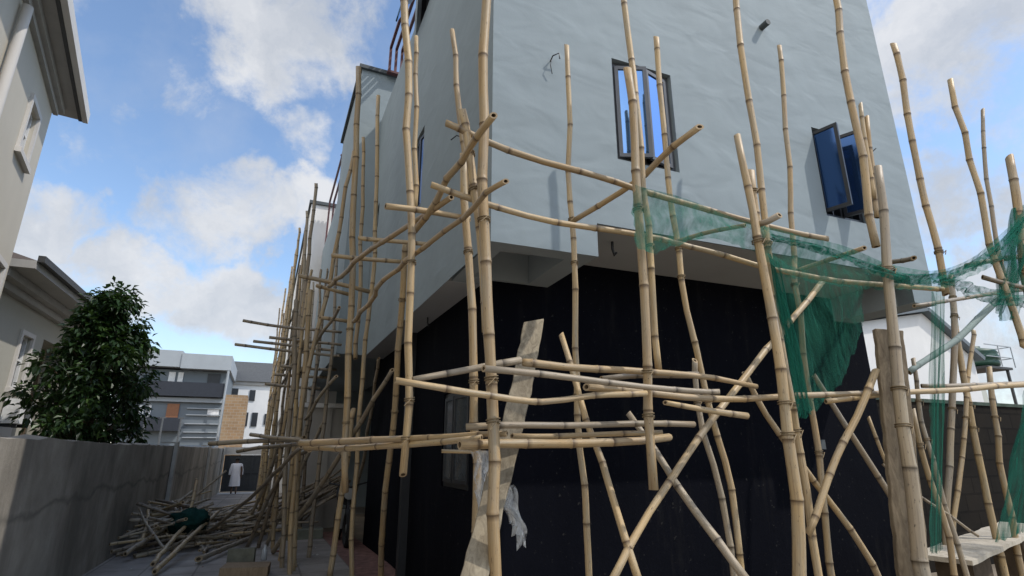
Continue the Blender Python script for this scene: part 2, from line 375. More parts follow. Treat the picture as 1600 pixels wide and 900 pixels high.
# ------------------------------------------------------------------ wall helper
class Plane:
    """wall plane: origin, unit u along the wall, outward normal n"""
    def __init__(s, o, u, n): s.o = Vector(o); s.u = Vector(u).normalized(); s.n = Vector(n).normalized()
    def p(s, u, z, d=0): return s.o + s.u * u + s.n * d + Vector((0, 0, z))
def wall(b, pl, u0, u1, z0, z1, holes=(), depth=.18, mi=0, fine=0):
    us = sorted(set([u0, u1] + [h[0] for h in holes] + [h[1] for h in holes])); zs = sorted(set([z0, z1] + [h[2] for h in holes] + [h[3] for h in holes]))
    flip = pl.u.cross(Vector((0, 0, 1))).dot(pl.n) < 0
    def face(*q): b.add(q[::-1] if flip else q, [(0, 1, 2, 3)], mi)
    inh = lambda a, c: any(h[0] - 1e-6 <= a and a <= h[1] + 1e-6 and h[2] - 1e-6 <= c and c <= h[3] + 1e-6 for h in holes)
    for a, a2 in zip(us, us[1:]):
        for c, c2 in zip(zs, zs[1:]):
            if inh((a + a2) / 2, (c + c2) / 2): continue
            face(pl.p(a, c), pl.p(a2, c), pl.p(a2, c2), pl.p(a, c2))
    for h in holes:
        a, a2, c, c2 = h
        if c > z0 + 1e-6: face(pl.p(a, c), pl.p(a2, c), pl.p(a2, c, -depth), pl.p(a, c, -depth))
        if c2 < z1 - 1e-6: face(pl.p(a, c2, -depth), pl.p(a2, c2, -depth), pl.p(a2, c2), pl.p(a, c2))
        if a > u0 + 1e-6: face(pl.p(a, c), pl.p(a, c, -depth), pl.p(a, c2, -depth), pl.p(a, c2))
        if a2 < u1 - 1e-6: face(pl.p(a2, c, -depth), pl.p(a2, c), pl.p(a2, c2), pl.p(a2, c2, -depth))
def pbox(b, pl, u0, u1, z0, z1, d0, d1, mi=0):
    b.obox(pl.p(u0, z0, d0), pl.u * (u1 - u0), pl.n * (d1 - d0), (0, 0, z1 - z0), mi)
def frame_bars(b, pl, u0, u1, z0, z1, d0, d1, w, mi=0):
    pbox(b, pl, u0, u1, z1 - w, z1, d0, d1, mi); pbox(b, pl, u0, u1, z0, z0 + w, d0, d1, mi)
    pbox(b, pl, u0, u0 + w, z0 + w, z1 - w, d0, d1, mi); pbox(b, pl, u1 - w, u1, z0 + w, z1 - w, d0, d1, mi)
def casement(root, pl, u0, u1, z0, z1, leaves, glass, fmat=M_FRAME, label=None, recess=.06):
    """window frame (part) with opening sashes and panes as sub-parts; leaves = (hinge u, width sign*w, open angle)"""
    b = MB(); frame_bars(b, pl, u0 + .002, u1 - .002, z0 + .002, z1 - .002, -recess - .06, -recess + .01, .05)
    if len(leaves) > 1: pbox(b, pl, (u0 + u1) / 2 - .02, (u0 + u1) / 2 + .02, z0 + .052, z1 - .052, -recess - .055, -recess + .005)
    f = b.build('window', fmat, root)
    if label: f['label'] = label
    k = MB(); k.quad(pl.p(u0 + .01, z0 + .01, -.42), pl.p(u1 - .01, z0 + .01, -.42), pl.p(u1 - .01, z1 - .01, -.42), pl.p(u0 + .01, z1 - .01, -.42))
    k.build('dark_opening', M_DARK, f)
    g = MB()
    n = 5
    for i in range(1, n + 1): # security bars
        u = u0 + (u1 - u0) * i / (n + 1); pbox(g, pl, u - .006, u + .006, z0 + .05, z1 - .05, -.16, -.148)
    g.build('burglar_bars', M_DFRAME, f)
    for (hu, w, ang) in leaves:
        a = R(ang); du = pl.u * (math.cos(a) * w) + pl.n * (math.sin(a) * abs(w)); nn = du.cross(Vector((0, 0, 1))).normalized() * .03
        o = pl.p(hu, 0, -recess + .015); zz0, zz1 = z0 + .05, z1 - .05
        s = MB(); fw = .035; L_ = du.length; dd = du / L_
        for (q0, q1, y0, y1) in ((0, L_, zz1 - fw, zz1), (0, L_, zz0, zz0 + fw), (0, fw, zz0 + fw, zz1 - fw), (L_ - fw, L_, zz0 + fw, zz1 - fw)):
            s.obox(o + dd * q0 + Vector((0, 0, y0)) - nn / 2, dd * (q1 - q0), nn, (0, 0, y1 - y0))
        s.build('sash', fmat, f)
        p = MB(); p.obox(o + dd * fw + Vector((0, 0, zz0 + fw)) - nn * .12, dd * (L_ - 2 * fw), nn * .24, (0, 0, zz1 - zz0 - 2 * fw)); p.build('pane', glass, f)
    return f

# ------------------------------------------------------------------ main building
A = Vector((1.38, 3.53, 0)); uF = Vector((math.sin(R(92)), math.cos(R(92)), 0)); nF = Vector((uF.y, -uF.x, 0))
FRONT = Plane(A, uF, nF); SIDE = Plane(A, (0, 1, 0), (-1, 0, 0))
WF = 5.10; rtx = FRONT.p(5.10, 0).x                                      # width of the front
house = empty('terrace_building', (3.5, 7, 0))
tag(house, 'unfinished blue grey plastered building with black ground floor behind the bamboo scaffold', 'building')
zo, zs = 2.945, 3.235
b = MB()
w1 = (1.16, 1.82, 3.88, 4.93); w2 = (3.65, 4.27, 3.76, 4.80); w4 = (1.15, 1.80, 7.4, 8.45); w5 = (3.65, 4.27, 7.3, 8.35)
wall(b, FRONT, 0, WF, zo, 9.6, [w1, w2, w4, w5, (.92, WF - .35, zo, zs)])
b.build('front_wall', M_BLUE, house)
b = MB(); sw2 = (2.30, 2.80, 4.22, 5.32); sw3 = (2.30, 3.16, 7.32, 8.16); sws = (5.35, 5.72, 5.15, 5.60)
wall(b, SIDE, 0, 3.30, zo, 9.6, [sw2, sw3]); wall(b, SIDE, 3.30, 5.9, zo, 7.58, [sws])
b.add([(1.38, 6.83, 7.0), (rtx, 6.83, 7.0), (rtx, 6.83, 9.6), (1.38, 6.83, 9.6)], [(3, 2, 1, 0)])
b.add([(1.38, 6.83, 7.58), (1.38, 9.43, 7.58), (1.53, 9.43, 7.58), (1.53, 6.83, 7.58)], [(0, 1, 2, 3)])
b.add([(1.53, 6.83, 7.0), (1.53, 9.43, 7.0), (1.53, 9.43, 7.58), (1.53, 6.83, 7.58)], [(0, 1, 2, 3)])
b.add([(1.53, 6.83, 7.0), (rtx, 6.83, 7.0), (rtx, 15.9, 7.0), (1.53, 15.9, 7.0)], [(0, 1, 2, 3)])
b.build('side_wall', M_SIDE, house)
b = MB(); rt = FRONT.p(WF, 0)
b.add([(rt.x, rt.y, zo), (rt.x, 15.9, zo), (rt.x, 15.9, 7.0), (rt.x, 6.83, 7.0), (rt.x, 6.83, 9.6), (rt.x, rt.y, 9.6)], [(0, 1, 2, 3, 4, 5)])
b.add([(rt.x, 15.9, 0), (1.7, 15.9, 0), (1.7, 15.9, 7.0), (rt.x, 15.9, 7.0)], [(0, 1, 2, 3)])
b.build('rear_wall', M_SIDE, house)
b = MB(); f0 = FRONT.p(0, 9.6, .05); f1 = FRONT.p(WF, 9.6, .05)
b.add([(1.33, f0.y, 9.6), (f1.x + .05, f1.y, 9.6), (f1.x + .05, 6.9, 9.6), (1.33, 6.9, 9.6), (1.33, f0.y, 9.72), (f1.x + .05, f1.y, 9.72), (f1.x + .05, 6.9, 9.72), (1.33, 6.9, 9.72)],
      [(3, 2, 1, 0), (4, 5, 6, 7), (0, 1, 5, 4), (1, 2, 6, 5), (2, 3, 7, 6), (3, 0, 4, 7)]); b.build('roof', M_COPING, house)
# overhang underside: slab, beams round the corner bay
DX = 1.71; dark_o = Vector((DX, 4.47, 0)); DARKF = Plane(dark_o, uF, nF); DW = 4.93
b = MB(); q0 = FRONT.p(0, zs, -.004); q1 = FRONT.p(WF - .002, zs, -.004)
b.add([(1.384, q0.y, zs - .005), (q1.x, q1.y, zs - .005), (q1.x, 9.0, zs - .005), (1.384, 9.0, zs - .005)], [(3, 2, 1, 0)])
b.build('soffit', M_SOFFIT, house)
b = MB()
b.box(1.384, DX + .12, 4.62, 9.4, zo + .001, zs - .004)               # deep strip along the side
b.build('side_soffit', M_SOFFIT, house)
b = MB(); pbox(b, FRONT, .004, .92, zo + .002, zs - .004, -.17, -.004); b.build('corner_beam', M_BEAM, house)
b = MB(); b.obox(FRONT.p(.70, zo + .004, -.172), uF * .216, -nF * .92, (0, 0, zs - zo - .008)); b.build('corner_beam', M_BEAM, house)
b = MB(); b.obox(FRONT.p(.006, zo + .003, -.172), uF * .14, -nF * .93, (0, 0, zs - zo - .008)); b.build('corner_beam', M_BEAM, house)
b = MB(); b.obox(FRONT.p(.147, zo + .005, -.90), uF * .55, -nF * .20, (0, 0, zs - zo - .010)); b.build('corner_beam', M_BEAM, house)
b = MB(); b.obox(FRONT.p(WF - .35, zo + .002, -.004), uF * .346, -nF * 1.2, (0, 0, zs - zo - .006))
b.build('corner_beam', M_BEAM, house)
# black ground floor
b = MB(); gw = (.38, 1.22, 1.10, 2.02); DSIDE = Plane(dark_o, (0, 1, 0), (-1, 0, 0))
wall(b, DARKF, 0, DW, -.2, zs - .002); 
wall(b, DSIDE, 0, 5.6, -.4, zo + .2, [gw], .12)
e = DARKF.p(DW, 0); b.add([(e.x, e.y, -.2), (e.x, 15.8, -.4), (e.x, 15.8, zs), (e.x, e.y, zs)], [(0, 1, 2, 3)])
b.add([(DX, 10.07, -.4), (3.2, 10.07, -.4), (3.2, 10.07, 3.1), (DX, 10.07, 3.1)], [(3, 2, 1, 0)])
b.build('ground_floor_wall', M_BLACK, house)
b = MB(); b.box(DX - .10, DX - .003, 7.0, 7.1, 0, zo - .003); b.build('downpipe', M_DFRAME, house)
casement(house, FRONT, *w1, [(w1[0] + .05, .30, 20), (w1[1] - .045, -.29, 15)], M_BGLASS)
casement(house, FRONT, *w2, [(w2[0] + .03, .27, 74), (w2[0] + .33, .27, 66)], M_DGLASS, M_DFRAME)
casement(house, FRONT, *w4, [(w4[0] + .05, .30, 10), (w4[1] - .045, -.29, 8)], M_BGLASS)
casement(house, FRONT, *w5, [(w5[0] + .03, .27, 10), (w5[1] - .03, -.27, 10)], M_DGLASS, M_DFRAME)
casement(house, SIDE, *sw2, [(sw2[0] + .05, .20, 6), (sw2[1] - .05, -.20, 6)], M_DGLASS, M_DFRAME)
f = casement(house, SIDE, *sw3, [], M_BGLASS, M_DFRAME)
b = MB(); o = SIDE.p(sw3[0] + .05, sw3[3] - .05, .0); b.obox(o, (0, .76, 0), (-.30, 0, -.66), (-.02, 0, .012)); b.build('pane', M_BGLASS, f)
casement(house, SIDE, *sws, [], M_DGLASS, M_DFRAME)
f = casement(house, DSIDE, *gw, [(gw[0] + .05, .36, 4), (gw[1] - .05, -.36, 4)], M_GGLASS, M_DFRAME, recess=.03)
b = MB(); pbox(b, DARKF, 3.90, 3.97, 1.46, 1.56, .001, .012); b.build('socket_box', M_COPING, house)
# projecting bay and second unit along the alley
BX = .94
b = MB(); BAYN = Plane((BX, 9.43, 0), (1, 0, 0), (0, -1, 0)); BAYW = Plane((BX, 9.43, 0), (0, 1, 0), (-1, 0, 0))
wall(b, BAYN, 0, .438, 3.0, 8.62); wall(b, BAYN, .438, 1.7, 7.0, 8.62)
wall(b, BAYW, 0, 2.9, 3.0, 8.62); wall(b, BAYW, 2.9, 6.4, 3.0, 7.0)
b.add([(BX, 12.33, 7.0), (2.6, 12.33, 7.0), (2.6, 12.33, 8.62), (BX, 12.33, 8.62)], [(0, 1, 2, 3)])
b.add([(BX, 9.43, 3.0), (BX + 1.4, 9.43, 3.0), (BX + 1.4, 15.83, 3.0), (BX, 15.83, 3.0)], [(3, 2, 1, 0)])
b.add([(BX, 12.33, 7.0), (BX, 15.83, 7.0), (1.52, 15.83, 7.0), (1.52, 12.33, 7.0)], [(0, 1, 2, 3)])
b.build('projecting_bay', M_SIDE, house)
b = MB(); b.box(BX - .06, 2.64, 9.37, 12.39, 8.622, 8.70); b.build('coping', M_COPING, house)
def nested_railing(x, y0, y1, z0, z1, n=4, gap=.115):
    """parallel bars over the balcony, each turning down to the parapet at its far end"""
    r = MB(); yy = y1 - .10
    for i in range(n):
        xx = x + i * gap; r.box(xx - .025, xx + .025, y0, yy + .025, z1 - .03, z1 + .03); r.box(xx - .0245, xx + .0245, yy - .0245, yy + .0245, z0, z1 - .031)
    r.box(x - .04, x + (n - 1) * gap + .04, yy - .05, yy + .05, z0 - .035, z0 + .01); r.box(x - .04, x + (n - 1) * gap + .04, y0 + .5, y0 + .54, z1 + .031, z1 + .06)
    return r
nested_railing(1.44, 6.84, 9.42, 8.64, 9.22).build('railing', M_RAIL, house)
nested_railing(BX + .05, 12.4, 15.8, 7.042, 8.55).build('railing', M_RAIL, house)
# small fittings of the facade
b = MB(); c = FRONT.p(3.14, 5.93); b.tube([c, c + nF * .10], .035, 10); b.build('pipe_stub', M_COPING, house)
b = MB(); c = FRONT.p(.53, 4.70)
b.tube([c, c + nF * .05 + Vector((.0, 0, .02)), c + nF * .07 + Vector((.05, 0, .05)), c + nF * .05 + Vector((.07, 0, .01))], .006, 5)
b.tube([c + nF * .02, c + nF * .04 + Vector((-.02, 0, -.07)), c + nF * .03 + Vector((.0, 0, -.15))], .004, 5)
c = SIDE.p(.75, 4.25); b.tube([c, c + Vector((-.06, 0, .01)), c + Vector((-.1, .05, -.02))], .006, 5)
c = FRONT.p(4.45, 4.62); b.tube([c, c + nF * .06, c + nF * .09 + Vector((.06, 0, .06))], .006, 5)
c = FRONT.p(1.25, zs - .003, -.30); b.tube([c, c + Vector((0, 0, -.07)), c + Vector((.02, 0, -.13)), c + Vector((.04, 0, -.10))], .012, 6)
c = Vector((1.60, 6.1, zo)); b.tube([c, c + Vector((0, 0, -.06)), c + Vector((.02, .02, -.1))], .01, 6)
b.build('conduit_end', M_DFRAME, house)

# white unit farther along the alley, ground floor partition
wb = empty('white_building', (1.5, 22, gz(20)))
tag(wb, 'white rendered building continuing the terrace at the far end of the alley', 'building')
b = MB(); WN = Plane((.5, 16, 0), (1, 0, 0), (0, -1, 0)); WW = Plane((.5, 16, 0), (0, 1, 0), (-1, 0, 0))
wall(b, WN, 0, 5, 2.7, 8.5); wall(b, WW, 0, 15, 2.7, 8.5, [(3, 3.7, 4, 5.2), (7, 7.7, 4, 5.2), (11, 11.7, 4, 5.2)])
b.add([(.5, 16, 2.7), (5, 16, 2.7), (5, 31, 2.7), (.5, 31, 2.7)], [(3, 2, 1, 0)])
b.add([(.5, 31, -1), (5.5, 31, -1), (5.5, 31, 8.5), (.5, 31, 8.5)], [(0, 1, 2, 3)]); b.build('wall', M_WHITE, wb)
b = MB(); b.box(.44, 5.5, 15.94, 31.06, 8.502, 8.6); b.build('roof', M_COPING, wb)
b = MB(); b.box(1.5, 5, 16.2, 30.9, -1, 2.698); b.build('ground_floor_wall', M_GREYW, wb)
for k in (3, 7, 11):
    casement(wb, WW, k, k + .7, 4, 5.2, [(k + .05, .29, 5), (k + .65, -.29, 5)], M_GGLASS, M_DFRAME)
pw = empty('partition_wall', (1.3, 13.2, gz(13)))
tag(pw, 'low grey partition wall with white capping, end on behind the clustered alley uprights', 'wall')
b = MB(); b.box(.55, 1.70, 13.1, 13.3, -.3, 2.36); b.box(1.22, 1.34, 13.06, 13.098, -.3, 2.355); b.build('wall', M_GREYW, pw)
b = MB(); b.box(.52, 1.705, 13.04, 13.36, 2.362, 2.46); b.build('capping', M_WHITE, pw)

# ------------------------------------------------------------------ alley wall, gate
def m_cement():
    t = NT('stained_cement_render'); p = t.pos(); n = t.noise(p, 1.1, 8, .65); v = t.noise(t.pos((1, .75, .32)), 1.0, 7, .66, .5); f = t.noise(p, 30, 4, .7)
    cc = t.ramp(n, [(.25, (.23, .21, .18)), (.55, (.36, .33, .285)), (.8, (.45, .415, .365))])
    cc = t.mix(t.maprange(v, .43, .64, 0, .80), cc, (.125, .113, .096))
    sx = t.n('SeparateXYZ'); t.l(p, sx.inputs[0]); wv = t.noise(t.pos((1, .7, 1)), 1.2, 4)
    h = t.n('Math', _operation='MULTIPLY_ADD'); t.l(wv, h.inputs[0]); h.inputs[1].default_value = .55; t.l(sx.outputs['Z'], h.inputs[2])
    d = t.n('Math', _operation='SUBTRACT'); t.l(h.outputs[0], d.inputs[0]); d.inputs[1].default_value = 1.18
    a = t.n('Math', _operation='ABSOLUTE'); t.l(d.outputs[0], a.inputs[0]); cc = t.mix(t.maprange(a.outputs[0], .05, .0, 0, .55), cc, (.10, .094, .085))
    t.col(cc); t.set(.9, .15); bb = t.bump(f, .35, .008); t.bump(n, .4, .05, bb); return t.m
M_CEM = m_cement()
bw = empty('boundary_wall', (-1.95, 14, 0)); tag(bw, 'stained grey cement boundary wall along the left side of the alley', 'wall')
b = MB(); rng = random.Random(4); ny = 150; vs = []; Y0, Y1 = -3, 33.2
for i in range(ny + 1):
    y = Y0 + (Y1 - Y0) * i / ny; top = 1.535 + rng.uniform(-.012, .012) + (.02 if rng.random() < .08 else 0); x = -1.85 + .012 * math.sin(y * 1.7)
    vs += [(x, y, gz(y) - .05), (x + .008 * math.sin(y * 2.3), y, .75), (x, y, top), (x - .2 + rng.uniform(-.02, .02), y, top + rng.uniform(-.02, .03)), (x - .2, y, gz(y) - .05)]
fs = []
for i in range(ny):
    for k in range(4): fs.append((5 * i + k, 5 * i + k + 1, 5 * i + 6 + k, 5 * i + 5 + k))
b.add(vs, [f[::-1] for f in fs]); b.add([vs[-5], vs[-4], vs[-3], vs[-2], vs[-1]], [(0, 1, 2, 3, 4)]); b.build('wall', M_CEM, bw)
M_COL = m_plain('pale_concrete', (.42, .40, .36), .9, .2, 0, .2, 3, .3)
for y in (14.9, 24.0, 32.9):
    b = MB(); b.box(-1.835, -1.76, y - .11, y + .11, gz(y) - .05, 1.60); b.box(-2.1, -1.761, y - .109, y + .109, 1.602, 1.63); b.build('column', M_COL, bw)
b = MB(); b.box(-1.85, 2.2, 33.0, 33.25, 1.22, 1.60); b.build('gate_lintel', M_GREYW, bw)
M_GATE = m_plain('dark_gate_steel', (.03, .032, .035), .6, .4)
gt = empty('metal_gate', (-.6, 33.1, gz(33))); tag(gt, 'dark sheet metal gate closing the far end of the alley', 'gate')
b = MB(); b.box(-1.74, .92, 33.08, 33.12, gz(33) + .06, 1.2)
for k in range(14): b.box(-1.70 + k * .19, -1.64 + k * .19, 33.05, 33.079, gz(33) + .07, 1.19)
b.build('gate_sheet', M_GATE, gt)
b = MB(); b.box(-1.74, .92, 33.0, 33.049, .30, .36); b.box(-.45, -.37, 33.01, 33.049, gz(33) + .06, 1.19); b.build('gate_frame', M_GATE, gt)
strip('painted_sun_strip', -1.8, 1.2, 31.6, 32.9, .012, m_plain('painted_sun_paving', (.6, .58, .54), .9))  # sunlit ground before the gate, painted as a pale strip

# ------------------------------------------------------------------ left houses
M_HW = m_plaster('warm_house_plaster', (.53, .485, .40), .04, .08, False, streak=.06)
M_TRIM = m_plaster('white_trim', (.60, .57, .53), .04, .05, False, streak=.10)
M_EAVE = m_plaster('eave_trim', (.40, .385, .36), .06, .08, False, streak=.35)
M_GUT = m_plain('dark_gutter', (.05, .05, .05), .6)
M_WFR = m_plain('white_upvc', (.70, .70, .69), .4, .4)
lh = empty('townhouse', (-6, 8, 0)); tag(lh, 'tall pale townhouse with deep grey eaves at the left picture edge', 'house')
hd = R(-9.4); uL = Vector((math.sin(hd), math.cos(hd), 0)); nL = Vector((uL.y, -uL.x, 0))
LP = Plane(Vector((-4.75, 12.66, 0)), uL, nL)       # origin at its far corner
hw = (-1.62, -.92, 6.45, 7.42)
b = MB(); wall(b, LP, -14, 0, -.2, 8.2, [hw, (-1.2, -.45, 3.3, 4.6)])
b.add([LP.p(0, -.2), LP.p(0, -.2, -7), LP.p(0, 8.2, -7), LP.p(0, 8.2)], [(0, 1, 2, 3)]); b.build('wall', M_HW, lh)
def plain_window(root, pl, h, lights=2, sur=.10, cross=True):
    u0, u1, z0, z1 = h; b = MB()
    pbox(b, pl, u0 - sur, u1 + sur, z1 + .002, z1 + sur, -.02, .05); pbox(b, pl, u0 - sur - .03, u1 + sur + .03, z0 - sur, z0 - .002, -.02, .09)
    pbox(b, pl, u0 - sur, u0 - .002, z0, z1, -.02, .049); pbox(b, pl, u1 + .002, u1 + sur, z0, z1, -.02, .049)
    w = b.build('window', M_TRIM, root)
    b = MB(); frame_bars(b, pl, u0 + .002, u1 - .002, z0 + .002, z1 - .002, -.12, -.06, .05)
    for k in range(1, lights): uu = u0 + (u1 - u0) * k / lights; pbox(b, pl, uu - .03, uu + .03, z0 + .052, z1 - .052, -.115, -.062)
    if cross: zz = z0 + (z1 - z0) * .55; pbox(b, pl, u0 + .052, u1 - .052, zz - .02, zz + .02, -.11, -.066)
    b.build('frame', M_WFR, w)
    b = MB(); pbox(b, pl, u0 + .01, u1 - .01, z0 + .01, z1 - .01, -.14, -.125); b.build('pane', M_GGLASS, w)
plain_window(lh, LP, hw); plain_window(lh, LP, (-1.2, -.45, 3.3, 4.6))
b = MB(); pbox(b, LP, -14, .10, 8.10, 8.20, .002, .08); pbox(b, LP, -14, .16, 8.201, 8.33, .002, .16); b.build('eave_moulding', M_EAVE, lh)
b = MB(); pbox(b, LP, -14, .50, 8.331, 8.60, -7.5, .42); b.build('eave_slab', M_EAVE, lh)
b = MB(); pbox(b, LP, -14, .52, 8.30, 8.54, .422, .52); b.build('gutter', M_TRIM, lh)
b = MB(); pbox(b, LP, -14, .48, 8.29, 8.33, .36, .418); b.build('drip_strip', M_GUT, lh)
b = MB(); c0 = LP.p(-3.5, 0, .09); b.tube([c0, c0 + Vector((0, 0, 8.0))], .07, 12); b.build('downpipe', M_TRIM, lh)
b = MB(); b.add([LP.p(-14, 8.602, .36), LP.p(.42, 8.602, .36), LP.p(.42, 8.602, -7.5), LP.p(-14, 8.602, -7.5), LP.p(-10, 10.3, -3.2), LP.p(-3, 10.3, -3.2)], [(0, 1, 5, 4), (1, 2, 5), (2, 3, 4, 5), (3, 0, 4)]); b.build('roof', M_GUT, lh)

l2 = empty('bungalow', (-6.5, 17, gz(16))); tag(l2, 'lower cream house with arched porch behind the leafy tree', 'house')
BP = Plane((-5.2, 0, 0), (0, 1, 0), (1, 0, 0))
h2 = (15.28, 15.86, 2.75, 3.92)
b = MB(); wall(b, BP, 13.2, 23, -.6, 4.95, [h2, (16.6, 18.6, 1.0, 4.05)], .5)
b.add([(-5.2, 13.2, -.6), (-5.2, 13.2, 4.95), (-12, 13.2, 4.95), (-12, 13.2, -.6)], [(0, 1, 2, 3)])
b.add([(-5.2, 23, -.6), (-5.2, 23, 4.95), (-12, 23, 4.95), (-12, 23, -.6)], [(3, 2, 1, 0)]); b.build('wall', m_plaster('cream_plaster', (.40, .385, .33), .04, .08, False, streak=.05), l2)
plain_window(l2, BP, h2, 2)
b = MB(); pbox(b, BP, 16.55, 18.65, .9, 4.1, -.9, -.55); b.build('porch_recess', m_plain('shaded_brown', (.10, .07, .045), .9), l2)
b = MB(); pbox(b, BP, 13.1, 23.3, 4.55, 4.70, .002, .15); pbox(b, BP, 13.1, 23.3, 4.70, 4.86, .002, .32); pbox(b, BP, 13.0, 23.4, 4.861, 5.02, -7, .72); b.build('eave_moulding', M_EAVE, l2)
b = MB(); pbox(b, BP, 13.0, 23.4, 5.00, 5.13, .722, .84); b.build('gutter', M_GUT, l2)
b = MB(); b.add([(-4.48, 13.0, 5.022), (-4.48, 23.4, 5.022), (-12.2, 23.4, 5.022), (-12.2, 13.0, 5.022), (-8.3, 15.5, 6.6), (-8.3, 21, 6.6)], [(0, 1, 5, 4), (1, 2, 5), (2, 3, 4, 5), (3, 0, 4)]); b.build('roof', m_plain('brown_roof', (.09, .07, .06), .8), l2)
b = MB(); pbox(b, BP, 13.2, 15.0, 1.2, 1.9, .002, .35); b.build('ledge', M_TRIM, l2)
ac = empty('air_conditioner', (-5.0, 15.4, 2.0)); tag(ac, 'white air conditioner box on the cream house wall under its window', 'air conditioner')
b = MB(); b.box(-5.18, -4.88, 15.25, 16.05, 2.0, 2.52); b.build('housing', M_WFR, ac)
b = MB(); b.tube([(-4.879, 15.72, 2.26), (-4.86, 15.72, 2.26)], .2, 18); b.build('fan_grille', M_DFRAME, ac)
for y in (15.3, 15.95): b = MB(); b.box(-5.19, -4.9, y, y + .04, 1.93, 1.998); b.build('bracket', M_DFRAME, ac)

# ------------------------------------------------------------------ far buildings beyond the gate
GB = -1.36
fb_ = empty('apartment_block', (-7, 58, GB)); tag(fb_, 'grey three storey block with dark balconies beyond the alley wall', 'building')
M_G1 = m_plaster('light_grey_cladding', (.33, .36, .385), .05, .05, False, streak=.06); M_G2 = m_plaster('mid_grey_cladding', (.16, .185, .205), .05, .05, False, streak=.06)
b = MB(); b.box(-11.4, -3.6, 55.6, 66, GB, 8.2); b.build('wall', M_G2, fb_)
b = MB(); b.box(-11.8, -7.3, 54.6, 66.4, 8.35, 9.75); b.box(-7.299, -3.4, 54.5, 66.4, 8.25, 9.55); b.build('parapet', M_G1, fb_)
for z0, z1, x0, x1, d in ((6.05, 7.1, -11.4, -3.7, 54.7), (3.15, 4.1, -11.6, -6.6, 54.7)):
    b = MB(); b.box(x0, x1, d, d + .1, z0, z1); b.box(x0, x1, d, 55.6, z0 - .15, z0 - .002); b.build('balcony', m_plain('navy_panel', (.022, .026, .036), .5), fb_)
b = MB()
for z in (5.85, 4.9, 4.35, 3.6, 2.9, 2.45): b.box(-6.4, -3.7, 55.42, 55.599, z, z + .09)
b.box(-11.5, -3.7, 55.2, 55.598, 5.45, 5.80); b.build('cladding_band', M_G1, fb_)
for x, z, w, h in ((-8.2, 6.9, .5, 1.1), (-7.5, 6.9, .4, 1.1), (-5.2, 7.0, 1.0, 1.0), (-9.9, 3.9, .35, 1.2), (-9.4, 3.9, .35, 1.2), (-4.8, 4.3, .9, .6)):
    b = MB(); b.box(x, x + w, 55.52, 55.599, z, z + h); b.build('window', M_WFR if x not in (-5.2,) else M_DFRAME, fb_)
b = MB(); b.box(-7.9, -7.0, 55.5, 55.598, 3.6, 5.3); b.build('door', m_plain('varnished_wood', (.26, .11, .05), .5), fb_)
b = MB(); b.tube([(-3.75, 54.6, GB), (-3.55, 54.6, 8.24)], .09, 8); b.box(-3.66, -3.56, 54.55, 54.65, GB, 8.24); b.build('pillar', M_G1, fb_)
b = MB(); b.box(-11.3, -3.7, 55.4, 55.597, GB, 1.85); b.build('ground_floor', m_plain('slate_blue', (.10, .13, .17), .6), fb_)
w3 = empty('white_house', (-1, 67, GB)); tag(w3, 'white house with dark hipped roof beyond the end of the alley', 'house')
b = MB(); b.box(-4.6, 3.2, 64, 74, GB, 8.0); b.build('wall', M_WHITE, w3)
b = MB(); b.box(-4.8, 3.4, 63.8, 74.2, 8.002, 8.35); b.build('eave', M_GREYW, w3)
b = MB(); b.add([(-5, 63.6, 8.352), (3.6, 63.6, 8.352), (3.6, 74.4, 8.352), (-5, 74.4, 8.352), (-5, 66, 10.7), (.6, 66, 10.7), (.6, 72, 10.7), (-5, 72, 10.7)], [(0, 1, 5, 4), (1, 2, 6, 5), (2, 3, 7, 6), (3, 0, 4, 7), (4, 5, 6, 7)]); b.build('roof', m_plain('charcoal_roof', (.075, .08, .085), .8), w3)
for x, z, h in ((-3.9, 6.9, .7), (-1.9, 6.4, 1.1), (.2, 6.2, 1.1), (1.3, 6.2, 1.1), (-2.3, 3.8, 1.4), (-1.4, 3.8, 1.4), (-.2, 4.0, 1.1), (.9, 3.7, 1.4)):
    b = MB(); b.box(x, x + (.9 if h < .8 else .55), 63.9, 63.999, z, z + h); b.build('window', M_DFRAME, w3)
br = empty('brick_block', (-2.5, 51, GB)); tag(br, 'unrendered brown block wall between the grey block and the white house', 'wall')
def m_brick():
    t = NT('brown_blockwork'); p = t.pos((1, 1, 1)); x = t.n('TexBrick', Scale=1.0, Mortar__Size=.02); mp = t.n('Mapping'); mp.inputs['Rotation'].default_value = (R(90), 0, 0); t.l(p, mp.inputs['Vector']); t.l(mp.outputs[0], x.inputs['Vector'])
    x.inputs['Color1'].default_value = (.32, .21, .12, 1); x.inputs['Color2'].default_value = (.24, .155, .09, 1); x.inputs['Mortar'].default_value = (.30, .25, .19, 1); x.inputs['Brick Width'].default_value = .45; x.inputs['Row Height'].default_value = .23
    t.col(t.mix(t.maprange(t.noise(p, .7, 6), .4, .7, 0, .4), x.outputs['Color'], (.38, .30, .2))); t.set(.95, .1); return t.m
M_BRICK = m_brick()
b = MB(); b.box(-3.2, -1.6, 50, 53, GB, 5.75); b.build('wall', M_BRICK, br)
